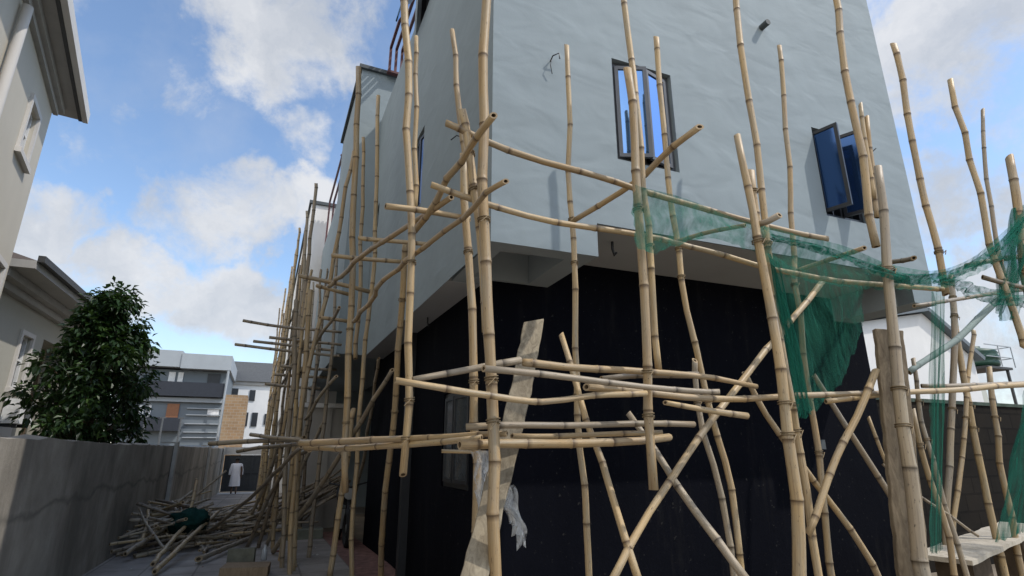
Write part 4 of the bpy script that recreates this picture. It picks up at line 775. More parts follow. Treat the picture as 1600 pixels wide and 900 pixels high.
('bamboo_upright', 'tall pale bamboo upright, second from the corner on the left face, with slanted hanging end', 0, 0.0322, 0.0252, 'bamboo uprights of the scaffold', [(0.522, 3.206, 5.151), (0.568, 3.2, 4.553), (0.628, 3.192, 3.76), (0.679, 3.187, 3.048), (0.715, 3.184, 2.529), (0.734, 3.189, 1.972), (0.739, 3.194, 1.639), (0.744, 3.2, 1.317)]),
('bamboo_upright', 'thin bamboo just right of the tall second upright, beside the balcony wall', 0, 0.0222, 0.0251, 'bamboo uprights of the scaffold', [(0.807, 3.9, 4.879), (0.83, 3.899, 4.416), (0.852, 3.898, 3.989), (0.88, 3.9, 3.25)]),
('bamboo_upright', 'bamboo upright standing on the paving behind the tall second upright, slanting left to its foot', 0, 0.0312, 0.0413, 'bamboo uprights of the scaffold', [(0.952, 4.5, 3.206), (1.034, 4.892, 2.723), (1.156, 5.516, 1.961), (1.248, 6.143, 1.211), (1.442, 7.1, 0.036), (1.445, 7.117, -0.03)]),
('bamboo_upright', 'tall bamboo upright with short flat cut end hanging above the paving, third from the corner', 0, 0.0372, 0.039, 'bamboo uprights of the scaffold', [(0.51, 5.6, 5.729), (0.565, 5.598, 4.761), (0.606, 5.6, 3.912), (0.655, 5.598, 3.056), (0.684, 5.601, 2.328), (0.721, 5.604, 1.529), (0.753, 5.6, 1.079)]),
('bamboo_upright', 'thin crooked inner upright before the projecting bay', 0, 0.034, 0.0341, 'bamboo uprights of the scaffold', [(0.992, 7.3, 6.603), (1.045, 7.29, 5.414), (1.113, 7.275, 4.032), (1.1, 7.288, 3.3), (1.095, 7.297, 2.607), (1.097, 7.307, 1.554), (1.102, 7.313, 0.727), (1.148, 7.3, 0.043), (1.15, 7.3, -0.03)]),
('bamboo_upright', 'thin upright leaning left beside the third upright', 0, 0.0337, 0.035, 'bamboo uprights of the scaffold', [(0.744, 7.6, 5.764), (0.662, 7.647, 4.833), (0.592, 7.694, 3.705), (0.446, 7.769, 2.514), (0.409, 7.795, 1.879), (0.415, 7.804, 1.164), (0.47, 7.8, 0.035), (0.471, 7.8, -0.03)]),
('bamboo_upright', 'bamboo foot slanting to the paving below the hanging third upright', 0, 0.0402, 0.0416, 'bamboo uprights of the scaffold', [(0.995, 7.2, 1.939), (0.962, 7.264, 1.324), (0.937, 7.323, 0.733), (0.893, 7.4, 0.011)]),
('bamboo_upright', 'thin bamboo behind the third upright reaching up beside the bay', 0, 0.027, 0.0321, 'bamboo uprights of the scaffold', [(0.788, 7.0, 5.661), (0.864, 6.991, 4.544), (0.915, 6.992, 3.468), (0.94, 7.0, 2.552)]),
('bamboo_upright', 'narrow grey stick leaning on the black wall with its foot on the kerb strip', 1, 0.03, 0.0375, 'bamboo uprights of the scaffold', [(1.5, 8.571, 2.822), (1.576, 9.384, 2.095), (1.664, 10.57, 1.046), (1.6, 11.902, -0.044)]),
('bamboo_upright', 'slender bamboo tip against the cloud, taller of two at the far end of the row', 1, 0.0363, 0.0421, 'bamboo uprights of the scaffold', [(0.351, 10.0, 6.293), (0.354, 10.004, 5.457), (0.376, 10.002, 4.465), (0.399, 10.0, 3.411), (0.421, 9.998, 2.313), (0.43, 10.0, 1.484)]),
('bamboo_upright', 'shorter bamboo tip against the cloud at the far end of the row', 1, 0.0341, 0.0433, 'bamboo uprights of the scaffold', [(0.289, 11.5, 6.331), (0.357, 11.488, 5.042), (0.387, 11.492, 3.698), (0.404, 11.5, 2.44)]),
('bamboo_upright', 'pale bamboo upright at the near edge of the clustered alley uprights', 0, 0.0412, 0.04, 'bamboo uprights of the scaffold', [(0.376, 8.0, 3.63), (0.406, 8.004, 2.667), (0.421, 8.01, 1.89), (0.474, 8.003, 0.999), (0.521, 8.0, -0.019)]),
('bamboo_upright', 'dark bamboo upright in the alley cluster, left of the pale one', 1, 0.0374, 0.0371, 'bamboo uprights of the scaffold', [(0.195, 8.3, 3.543), (0.289, 8.29, 2.34), (0.319, 8.303, 1.312), (0.407, 8.3, -0.048)]),
('bamboo_brace', 'long bamboo brace slanting down left from the black wall to the paving', 1, 0.03, 0.0429, 'diagonal bamboo braces', [(1.285, 6.4, 2.35), (1.065, 7.195, 1.745), (0.771, 8.212, 0.98), (0.332, 9.57, 0.0)]),
('bamboo_brace', 'dark straight pole leaning from the alley cluster down onto the bamboo heap', 2, 0.0257, 0.0316, 'diagonal bamboo braces', [(0.4, 6.938, 1.488), (0.121, 8.079, 1.081), (-0.243, 9.436, 0.629), (-0.664, 10.936, 0.15)]),
('bamboo_brace', 'short brace between the alley cluster and the third upright', 1, 0.0289, 0.0304, 'diagonal bamboo braces', [(0.897, 8.6, 2.516), (0.72, 8.994, 2.239), (0.574, 9.4, 1.919)]),
('bamboo_ledger', 'curved dark ledger right of the lone sky pole at the right picture edge', 1, 0.0203, 0.0241, 'bamboo ledgers of the scaffold', [(4.383, 2.028, 2.694), (4.723, 1.984, 2.776), (5.197, 1.929, 2.867)]),
('bamboo_ledger', 'dark short ledger stub with a cut end amid tangled netting', 2, 0.0195, 0.0201, 'bamboo ledgers of the scaffold', [(4.338, 1.934, 2.575), (4.544, 1.91, 2.549), (4.785, 1.879, 2.528)]),
('bamboo_ledger', 'ledger under the tangled netting before the white house', 1, 0.0194, 0.0221, 'bamboo ledgers of the scaffold', [(5.044, 2.774, 2.65), (5.661, 2.731, 2.771), (6.765, 2.654, 2.986)]),
('bamboo_transom', 'stub of a transom beside the heaviest upright top', 1, 0.0201, 0.0215, 'bamboo transoms poking out over the alley', [(2.425, 2.069, 2.679), (2.465, 2.014, 2.688), (2.497, 1.96, 2.71)]),
('bamboo_transom', 'stub of a transom poking out right past the net beyond the building corner', 1, 0.0248, 0.0188, 'bamboo transoms poking out over the alley', [(4.666, 2.801, 2.958), (4.116, 2.327, 2.786), (3.747, 2.007, 2.652)]),
('bamboo_transom', 'transom seen through the net, left of the heaviest upright', 0, 0.0189, 0.0151, 'bamboo transoms poking out over the alley', [(2.627, 2.943, 2.928), (2.531, 2.515, 2.826), (2.458, 2.165, 2.722)]),
('bamboo_transom', 'transom seen through the net under the open blue window', 0, 0.0209, 0.0182, 'bamboo transoms poking out over the alley', [(3.758, 2.964, 2.819), (3.518, 2.45, 2.741), (3.337, 2.057, 2.674)]),
]
NETS = [
('long sagging band of green debris netting tied along the two upper front ledgers', 0.48, 0, 0.025, [(1.666, 2.162, 2.815), (1.904, 2.139, 2.803), (2.158, 2.125, 2.76), (2.471, 2.107, 2.71), (2.797, 2.079, 2.681), (3.04, 2.055, 2.669), (3.299, 2.039, 2.632), (3.573, 2.026, 2.581), (3.85, 1.997, 2.571), (4.131, 1.944, 2.646), (4.431, 1.873, 2.815), (4.801, 1.777, 3.107)], [(1.659, 2.163, 2.454), (1.775, 2.156, 2.441), (1.906, 2.129, 2.495), (2.101, 2.094, 2.55), (2.406, 2.079, 2.508), (2.676, 2.091, 2.411), (2.987, 2.065, 2.396), (3.288, 2.037, 2.392), (3.603, 1.997, 2.419), (3.933, 1.95, 2.467), (4.285, 1.882, 2.612), (4.708, 1.789, 2.866)]),
('dark green netting drape hanging before the black wall right of the heaviest upright', 0.42, 3, 0.025, [(3.351, 2.793, 2.947), (3.634, 2.8, 2.817), (3.945, 2.773, 2.755), (4.291, 2.727, 2.731)], [(3.396, 2.789, 1.724), (3.613, 2.782, 1.73), (3.872, 2.754, 1.921), (4.198, 2.733, 2.333)]),
('narrow bunched end of green netting hanging beside the heaviest upright', 0.6, 5, 0.02, [(2.591, 2.148, 2.564), (2.617, 2.15, 2.528), (2.655, 2.141, 2.51)], [(2.649, 2.141, 1.628), (2.679, 2.145, 1.612), (2.741, 2.13, 1.664)]),
('narrow green netting strip hanging straight down right of the upright plank', 0.5, 7, 0.012, [(4.971, 2.579, 2.723), (5.036, 2.575, 2.729), (5.125, 2.569, 2.738)], [(4.319, 2.625, 0.775), (4.372, 2.626, 0.759), (4.451, 2.616, 0.784)]),
('green netting hanging at the lower right edge behind the bench', 0.6, 9, 0.03, [(6.236, 2.691, 1.967), (6.476, 2.677, 1.976), (6.824, 2.65, 2.018)], [(5.35, 2.753, 0.743), (5.756, 2.727, 0.817), (6.343, 2.683, 0.994)]),
('torn net piece tied to the thick pole at the right picture edge', 0.45, 11, 0.05, [(4.821, 1.875, 3.137), (4.899, 1.856, 3.175), (5.014, 1.851, 3.153)], [(4.392, 1.927, 2.369), (4.466, 1.937, 2.29), (4.57, 1.906, 2.293)]),
('thin see-through net corner in front of the white house', 0.05, 13, 0.015, [(4.968, 2.78, 2.793), (5.33, 2.747, 2.827), (6.032, 2.701, 2.836), (6.604, 2.665, 2.84)], [(5.042, 2.774, 2.593), (5.364, 2.745, 2.549), (5.854, 2.728, 2.413), (6.393, 2.68, 2.338)]),
('dense folded hem of the long green net sagging up to the right picture edge', 0.72, 17, 0.015, [(2.42, 1.969, 2.586), (2.668, 1.951, 2.573), (2.957, 1.935, 2.546), (3.374, 1.919, 2.483), (3.641, 1.892, 2.494), (3.916, 1.848, 2.564), (4.214, 1.787, 2.723), (4.584, 1.704, 3.002)], [(2.414, 1.97, 2.547), (2.661, 1.953, 2.527), (2.947, 1.937, 2.494), (3.361, 1.922, 2.426), (3.625, 1.896, 2.427), (3.897, 1.851, 2.499), (4.189, 1.79, 2.649), (4.55, 1.708, 2.913)]),
('crumpled dark net tangle draped over the right hand ledger stubs', 0.6, 19, 0.03, [(3.792, 1.901, 2.508), (4.006, 1.875, 2.485), (4.229, 1.851, 2.454), (4.541, 1.809, 2.435)], [(3.816, 1.898, 2.443), (4.016, 1.882, 2.394), (4.2, 1.866, 2.351), (4.51, 1.813, 2.354)]),
]
REF = {'plank': [(1.429, 2.927, 2.187), (1.255, 2.733, 1.763), (1.083, 2.572, 1.4), (0.864, 2.361, 0.925)], 'board': [(3.397, 2.05, 2.149), (3.348, 2.055, 1.749), (3.285, 2.064, 1.257), (3.229, 2.07, 0.787)], 'plastic_top': [(1.049, 2.954, 1.441), (1.178, 2.945, 1.451), (1.292, 2.937, 1.462)], 'plastic_bot': [(1.102, 2.95, 1.132), (1.173, 2.946, 1.227), (1.273, 2.938, 1.284)], 'plastic2_top': [(1.236, 2.941, 1.232), (1.254, 2.939, 1.258), (1.28, 2.937, 1.268)], 'plastic2_bot': [(1.292, 2.937, 1.06), (1.354, 2.948, 0.966), (1.388, 2.93, 0.985)]}

CATS = {'bamboo_upright': 'bamboo pole', 'bamboo_ledger': 'bamboo pole', 'bamboo_transom': 'bamboo pole', 'bamboo_brace': 'bamboo pole'}
built = []
for i, (nm, lb, mat, r0, r1, grp, pts) in enumerate(POLES):
    L_ = sum((Vector(q) - Vector(p)).length for p, q in zip(pts, pts[1:]))
    o, C = culm(nm, pts, r0 * .86, r1 * .86, BAMBOO[mat], 100 + i, internode=max(.22, min(.46, .19 + 5.0 * (r0 + r1) / 2)), wob=.015 if L_ > 1 else .004)
    tag(o, lb, CATS[nm], grp); built.append((o, C, (r0 + r1) / 2 * .86, nm))
def tie(o, C, z, r, turns=2):
    """binding wound round a pole at height z, a part of that pole"""
    k = min(range(len(C)), key=lambda j: abs(C[j].z - z)); p = C[k]; d = (C[min(k + 1, len(C) - 1)] - C[max(k - 1, 0)]).normalized()
    a = d.cross(Vector((.3, .8, .1))).normalized(); bb = d.cross(a); t = MB(); pts = []
    for s in range(turns * 12 + 1):
        th = 2 * math.pi * s / 12; pts.append(p + (a * math.cos(th) + bb * math.sin(th)) * (r + .003) + d * (s / 12 * .012 - .012))
    t.tube(pts, .0035, 5); e = pts[-1]; t.tube([e, e + Vector((-.03, -.04, .01)), e + Vector((-.07, -.05, -.03))], .003, 4)
    q = t.build('binding', M_ROPE, o)
for o, C, r, nm in built:
    if nm != 'bamboo_upright': continue
    zs_ = [c.z for c in C]
    for z in ((1.52, 1.80, 2.72), (1.78, 2.72, 2.95), (1.55, 1.78, 2.6))[int(r * 1e5) % 3]:
        if min(zs_) + .1 < z < max(zs_) - .1 and C[0].y < 6: tie(o, C, z + .03 * math.sin(r * 999 + z), r * 1.05)
# the receding row along the alley
rng = random.Random(77)
far = []
for (x, y, h, lx, mat, r) in ((.40, 8.9, 4.2, -.05, 0, .030), (.62, 9.8, 4.6, .0, 1, .028), (.33, 10.2, 5.0, .02, 0, .030), (.30, 11.6, 6.0, .05, 0, .030), (.20, 13.4, 6.6, .03, 0, .036), (.36, 14.4, 6.0, .02, 2, .034), (.15, 15.6, 6.9, .04, 0, .036), (.28, 16.8, 6.2, -.02, 1, .036), (.10, 18.2, 7.2, .05, 0, .038), (.22, 19.8, 6.4, .0, 1, .036), (.05, 21.6, 7.4, .03, 0, .04), (.18, 23.6, 6.8, .0, 2, .04), (.0, 26, 7.6, .03, 1, .04), (.78, 9.0, 5.0, .03, 1, .03), (.82, 11.7, 5.2, .0, 2, .03), (.76, 14.2, 5.6, .0, 1, .03)):
    pts = [(x + lx + rng.uniform(-.06, .06), y + rng.uniform(-.2, .2), h), (x + lx * .4 + rng.uniform(-.05, .05), y, h * .6), (x + rng.uniform(-.05, .05), y, h * .3), (x, y, gz(y) - .03)]
    o, C = culm('bamboo_upright', pts, r * .75, r * 1.1, BAMBOO[mat], rng.randint(0, 9999), 8)
    tag(o, 'bamboo upright in the crowded row receding along the alley side of the building', 'bamboo pole', 'receding row of bamboo uprights')
# far ledgers on the receding row
for (x0, y0, z0, x1, y1, z1) in ((.5, 8.2, 1.62, .15, 16, 1.5), (.42, 8.6, 3.05, .1, 18, 2.9), (.3, 12, 4.4, 0, 24, 4.2), (.55, 7.6, 1.45, .3, 13, 1.35), (.35, 10, 3.3, .0, 22, 3.15)):
    o, C = culm('bamboo_ledger', [(x0, y0, z0), ((x0 + x1) / 2, (y0 + y1) / 2, (z0 + z1) / 2 - .05), (x1, y1, z1)], .03, .026, BAMBOO[1], rng.randint(0, 9999), 8)
    tag(o, 'bamboo ledger running along the receding row above the alley', 'bamboo pole', 'far ledgers of the receding row')
# braces leaning on the receding row, feet in the alley
for (a, c, mat) in (((.30, 10.4, 1.75), (-.15, 11.9, -.06), 1), ((.42, 9.8, 1.6), (.12, 10.2, -.02), 2), ((.25, 11, 1.7), (.0, 12.6, -.08), 0), ((.85, 9.3, 1.9), (.25, 10.6, -.04), 1), ((.35, 9.2, 1.2), (-.05, 9.9, .02), 2), ((.48, 8.7, .35), (.56, 8.25, 0.0), 0)):
    o, C = culm('bamboo_brace', [a, tuple((p + q) / 2 + rng.uniform(-.03, .03) for p, q in zip(a, c)), c], .026, .03, BAMBOO[mat], rng.randint(0, 9999), 8)
    tag(o, 'short bamboo brace leaning at the foot of the receding row of uprights', 'bamboo pole', 'braces at the foot of the receding row')

# ------------------------------------------------------------------ loose bamboo
def stick(p, q, r, mat, label, group, sag=.0):
    p, q = Vector(p), Vector(q); m = (p + q) / 2 + Vector((rng.uniform(-.04, .04), rng.uniform(-.04, .04), -sag))
    o, C = culm('bamboo_pole', [tuple(p), tuple(m), tuple(q)], r, r * .8, BAMBOO[mat], rng.randint(0, 99999), 8); tag(o, label, 'bamboo pole', group)
HL = 'loose weathered bamboo pole in the tangled heap against the left alley wall'
for i in range(125):                               # heap against the wall: poles roughly along the alley, ends towards the camera
    lay = i / 125; yc = rng.uniform(10.3, 13.6); xc = -1.66 + 1.15 * rng.random() ** 1.2
    hgt = gz(yc) + .04 + .66 * lay * max(.12, 1 - abs(xc + 1.4) / .95) * min(1, .35 + (yc - 10.2) / 1.6)
    a = rng.gauss(.45, .45); L_ = rng.uniform(.8, 2.0); dx, dy = math.sin(a) * L_ / 2, math.cos(a) * L_ / 2; tl = rng.gauss(.02, .09)
    x0, x1 = max(-1.80, min(.2, xc - dx)), max(-1.80, min(.3, xc + dx))
    stick((x0, yc - dy, max(gz(yc - dy) + .03, hgt - tl * L_)), (x1, yc + dy, max(gz(yc + dy) + .03, hgt + tl * L_)), rng.uniform(.018, .031), rng.choice((1, 0, 2, 1, 0, 1)), HL, 'heap of loose bamboo by the wall')
SL = 'loose bamboo pole lying scattered on the alley paving right of the heap'
for i in range(70):
    yc = rng.uniform(11.0, 17.5); xc = rng.uniform(-.9, .45); hgt = gz(yc) + .04 + rng.random() ** 2 * .28; a = rng.gauss(1.0, .45); L_ = rng.uniform(1.0, 2.6)
    dx, dy = math.sin(a) * L_ / 2, math.cos(a) * L_ / 2; tl = rng.gauss(0, .05)
    x0, x1 = max(-1.8, xc - dx), min(1.1, xc + dx)
    stick((x0, yc - dy, max(gz(yc - dy) + .03, hgt - tl)), (x1, yc + dy, max(gz(yc + dy) + .03, hgt + tl)), rng.uniform(.018, .028), rng.choice((1, 0, 2, 1)), SL, 'scattered bamboo on the paving')
ST = 'bamboo pole stacked slanting against the low partition wall behind the alley uprights'
for i in range(30):
    x = .48 + 1.25 * rng.random(); y = rng.uniform(11.6, 12.9); L_ = rng.uniform(1.2, 2.2); k = rng.uniform(.45, .8)
    stick((x - L_ * .5, y - .2, gz(y) + .06 + rng.random() * .45), (min(1.66, x + L_ * .35), y + .1, gz(y) + .5 + L_ * .5 * k * rng.uniform(.6, 1.1)), rng.uniform(.018, .027), rng.choice((2, 1, 2)), ST, 'bamboo stacked by the partition wall')
for p, q, r, mat, lb in (((-.62, 9.05, .05), (.02, 11.2, .02), .04, 1, 'thick dark bamboo pole lying with its hollow end towards the camera on the paving'),
                         ((-1.02, 8.35, .05), (-.62, 12.2, .35), .036, 0, 'long curved bamboo pole running out of the heap to the bottom picture edge'),
                         ((-1.12, 8.9, .05), (-.9, 12.0, .40), .034, 0, 'pale bamboo pole running out of the heap beside the long curved one'),
                         ((-1.58, 9.75, .07), (-1.1, 12.2, .42), .036, 1, 'bamboo pole at the near left end of the heap, close to the wall foot'),
                         ((-.2, 10.9, .04), (.12, 12.6, .0), .034, 0, 'short pale bamboo pole lying across the paving before the alley cluster'),
                         ((-1.05, 11.0, .2), (-1.02, 11.8, .95), .03, 0, 'pale bamboo stub sticking upright out of the heap')):
    stick(p, q, r, mat, lb, 'single bamboo poles lying on the alley')
# green net bundle on the heap
b = MB(); vs = []; fs = []; nr, ns = 10, 18
for i in range(nr + 1):
    for k in range(ns):
        th = math.pi * i / nr; ph = 2 * math.pi * k / ns; rr = 1 + rng.uniform(-.22, .22); vs.append((-.98 + .30 * rr * math.sin(th) * math.cos(ph), 11.2 + .4 * rr * math.sin(th) * math.sin(ph), .30 + .20 * rr * math.cos(th)))
for i in range(nr):
    for k in range(ns): k2 = (k + 1) % ns; fs.append((i * ns + k, (i + 1) * ns + k, (i + 1) * ns + k2, i * ns + k2))
b.add(vs, fs, 0, True); o = b.build('net_bundle', m_plain('dark_green_net', (.008, .035, .028), .9, .1, 0, .5, 12, .8)); tag(o, 'crumpled dark green net bundle lying on the bamboo heap', 'net')

# ------------------------------------------------------------------ debris netting
def build_net(label, dens, seed, rip, top, bot):
    T = smooth_path(top, .02); B = smooth_path(bot, .02); rg = random.Random(seed)
    def res(P, n):
        S = [0]
        for a, c in zip(P, P[1:]): S.append(S[-1] + (c - a).length)
        out = []; j = 0
        for i in range(n + 1):
            s = S[-1] * i / n
            while j < len(S) - 2 and S[j + 1] < s: j += 1
            out.append(P[j].lerp(P[j + 1], (s - S[j]) / max(1e-9, S[j + 1] - S[j])))
        return out
    n = 90 if len(top) > 6 else 36; m = 26 if len(top) <= 6 else 14; T = res(T, n); B = res(B, n); vs = []; uv = []
    ph = [rg.uniform(0, 6.28) for _ in range(8)]
    for i in range(n + 1):
        for j in range(m + 1):
            u, v = i / n, j / m; p = T[i].lerp(B[i], v)
            if v > 0: p = p + Vector((0, 0, 0))
            amp = rip * (.3 + .7 * math.sin(math.pi * min(1, v * .9 + .05)))
            w = math.sin(u * 38 + ph[0] + 2.2 * math.sin(v * 3 + ph[1])) * .5 + math.sin(u * 17 + ph[2] + 3 * v) * .6 + math.sin(v * 11 + ph[3] + u * 9) * .35
            p = p + Vector((.25, -1, .15)) * (amp * w)
            if j == m or i in (0, n): p = p + Vector((rg.uniform(-.012, .012), 0, rg.uniform(-.012, .012)))
            vs.append(tuple(p)); uv.append((u * 2.0 * n / 36, v))
    fs = []; uvs = []
    for i in range(n):
        for j in range(m):
            q = (i * (m + 1) + j, (i + 1) * (m + 1) + j, (i + 1) * (m + 1) + j + 1, i * (m + 1) + j + 1); fs.append(q); uvs += [uv[k] for k in q]
    me = bpy.data.meshes.new('debris_net'); me.from_pydata(vs, [], fs); ul = me.uv_layers.new(name='UVMap'); ul.data.foreach_set('uv', [c for p in uvs for c in p])
    me.polygons.foreach_set('use_smooth', [True] * len(fs)); me.materials.append(m_net('green_debris_net_%d' % seed, (.04, .19, .135) if dens < .52 else (.022, .14, .10), dens)); me.update()
    o = bpy.data.objects.new('debris_net', me); COL.objects.link(o); tag(o, label, 'net', 'green debris netting on the scaffold'); return o
for nt_ in NETS: build_net(*nt_)
# ------------------------------------------------------------------ planks, plastic, bench
def m_wood(name, c1, c2):
    t = NT(name); g = t.noise(t.pos((1, 1, .22)), 26, 6, .7, 1.2); n = t.noise(t.pos(), 3, 6)
    cc = t.ramp(g, [(.3, c1), (.7, c2)]); cc = t.mix(t.maprange(n, .45, .75, 0, .55), cc, tuple(x * .5 for x in c1)); t.col(cc); t.set(.85, .2); t.bump(g, .5, .004); return t.m
M_PLANK = m_wood('weathered_plank', (.16, .13, .09), (.37, .315, .225))
M_PLANK2 = m_wood('grey_brown_plank', (.13, .10, .07), (.32, .26, .18))
def plank(name, pts, wdir, w, th, mat, label, seed, top_slant=.1, ground=True):
    rg = random.Random(seed); P = smooth_path(pts, .05)
    if ground and P[-1].z > 0:
        d = (P[-1] - P[-6]).normalized(); P.append(P[-1] + d * (P[-1].z / -d.z))
    wd = Vector(wdir).normalized(); vs = []; fs = []
    for i, p in enumerate(P):
        t = (P[min(i + 1, len(P) - 1)] - P[max(0, i - 1)]).normalized(); s = (wd - t * wd.dot(t)).normalized(); n = t.cross(s)
        wl = w / 2 + rg.uniform(-.004, .004); wr = w / 2 + rg.uniform(-.004, .004); sl = -t * top_slant if i == 0 else Vector()
        vs += [p - s * wl - n * th / 2, p + s * wr - n * th / 2 + sl, p + s * wr + n * th / 2 + sl, p - s * wl + n * th / 2]
    for i in range(len(P) - 1):
        for k in range(4): k2 = (k + 1) % 4; fs.append((4 * i + k, 4 * i + k2, 4 * i + 4 + k2, 4 * i + 4 + k))
    fs.append((3, 2, 1, 0)); q = 4 * (len(P) - 1); fs.append((q, q + 1, q + 2, q + 3)); b = MB(); b.add(vs, fs); o = b.build(name, mat); bv = o.modifiers.new('edge', 'BEVEL'); bv.width = .004; bv.segments = 1
    return tag(o, label, 'plank')
plank('plank', REF['plank'], (1, -.25, .3), .115, .03, M_PLANK, 'weathered plank with slanted top leaning behind the low rail at the building corner', 5, .05)
plank('plank', REF['board'], (.85, -.5, 0), .155, .04, M_PLANK2, 'wide upright plank lashed to the thick weathered upright on the right', 6, .0)
def m_plastic():
    t = NT('clear_plastic_sheet'); t.col((.85, .87, .88)); t.set(.12, .6); n = t.noise(t.pos((1, 1, .4)), 16, 5, .65, 1.5); t.bump(n, .9, .03)
    tr = t.n('BsdfTransparent'); mx = t.n('MixShader'); t.l(t.maprange(n, .35, .68, .10, .80), mx.inputs[0]); t.l(tr.outputs[0], mx.inputs[1]); t.l(t.b.outputs[0], mx.inputs[2]); t.l(mx.outputs[0], t.out.inputs['Surface']); return t.m
M_PLA = m_plastic()
pr = empty('plastic_sheet', REF['plastic_top'][0]); tag(pr, 'torn clear plastic sheet hanging from the low rail by the leaning plank', 'plastic sheet')
for (tn, bn, k) in (('plastic_top', 'plastic_bot', 0), ('plastic2_top', 'plastic2_bot', 1)):
    T = smooth_path(REF[tn], .01); B = smooth_path(REF[bn], .01); n = 20; m = 24; vs = []; fs = []
    for i in range(n + 1):
        for j in range(m + 1):
            u, v = i / n, j / m; p = T[int(u * (len(T) - 1))].lerp(B[int(u * (len(B) - 1))], v); p = p + Vector((.3, -1, 0)) * (.022 * math.sin(u * 19 + 4 * v + k) + .014 * math.sin(u * 41 - 5 * v)) + Vector((.012 * math.sin(v * 9 + k), 0, (rng.uniform(-.05, .02) if j == m else 0))); vs.append(tuple(p))
    for i in range(n):
        for j in range(m): fs.append((i * (m + 1) + j, (i + 1) * (m + 1) + j, (i + 1) * (m + 1) + j + 1, i * (m + 1) + j + 1))
    b = MB(); b.add(vs, fs, 0, True); b.build(('hanging_flap', 'torn_tail')[k], M_PLA, pr)
bench = empty('plank_bench', (6.4, 3.5, 0)); tag(bench, 'rough pale plank bench in the bottom right corner before the dark wall', 'bench')
b = MB(); rg = random.Random(2); bp = [Vector(p) for p in ((5.10, 3.02, .59), (6.0, 3.245, .603), (6.9, 3.47, .617), (7.9, 3.72, .63))]
b2 = smooth_path(bp, .08); vs = []; fs = []
for i, p in enumerate(b2):
    s = Vector((.28, -.96, 0)); w = .20 + .006 * math.sin(i * .8); up = Vector((0, 0, 1))
    vs += [p - s * w, p + s * w, p + s * w + up * .035, p - s * w + up * (.035 + rg.uniform(-.004, .004))]
for i in range(len(b2) - 1):
    for k in range(4): k2 = (k + 1) % 4; fs.append((4 * i + k, 4 * i + k2, 4 * i + 4 + k2, 4 * i + 4 + k))
fs.append((3, 2, 1, 0)); q = 4 * (len(b2) - 1); fs.append((q, q + 1, q + 2, q + 3)); b.add(vs, fs); b.build('seat_plank', m_wood('pale_cement_plank', (.36, .31, .235), (.58, .53, .44)), bench)
for x, y in ((5.55, 3.2), (7.2, 3.6)):
    b = MB(); b.obox((x, y - .15, 0), (.5, .12, 0), (-.06, .26, 0), (0, 0, .575)); b.build('support_block', m_plain('block_support_%d' % (x * 10), (.09, .068, .048), .95, .1, 0, .3, 8, .4), bench)

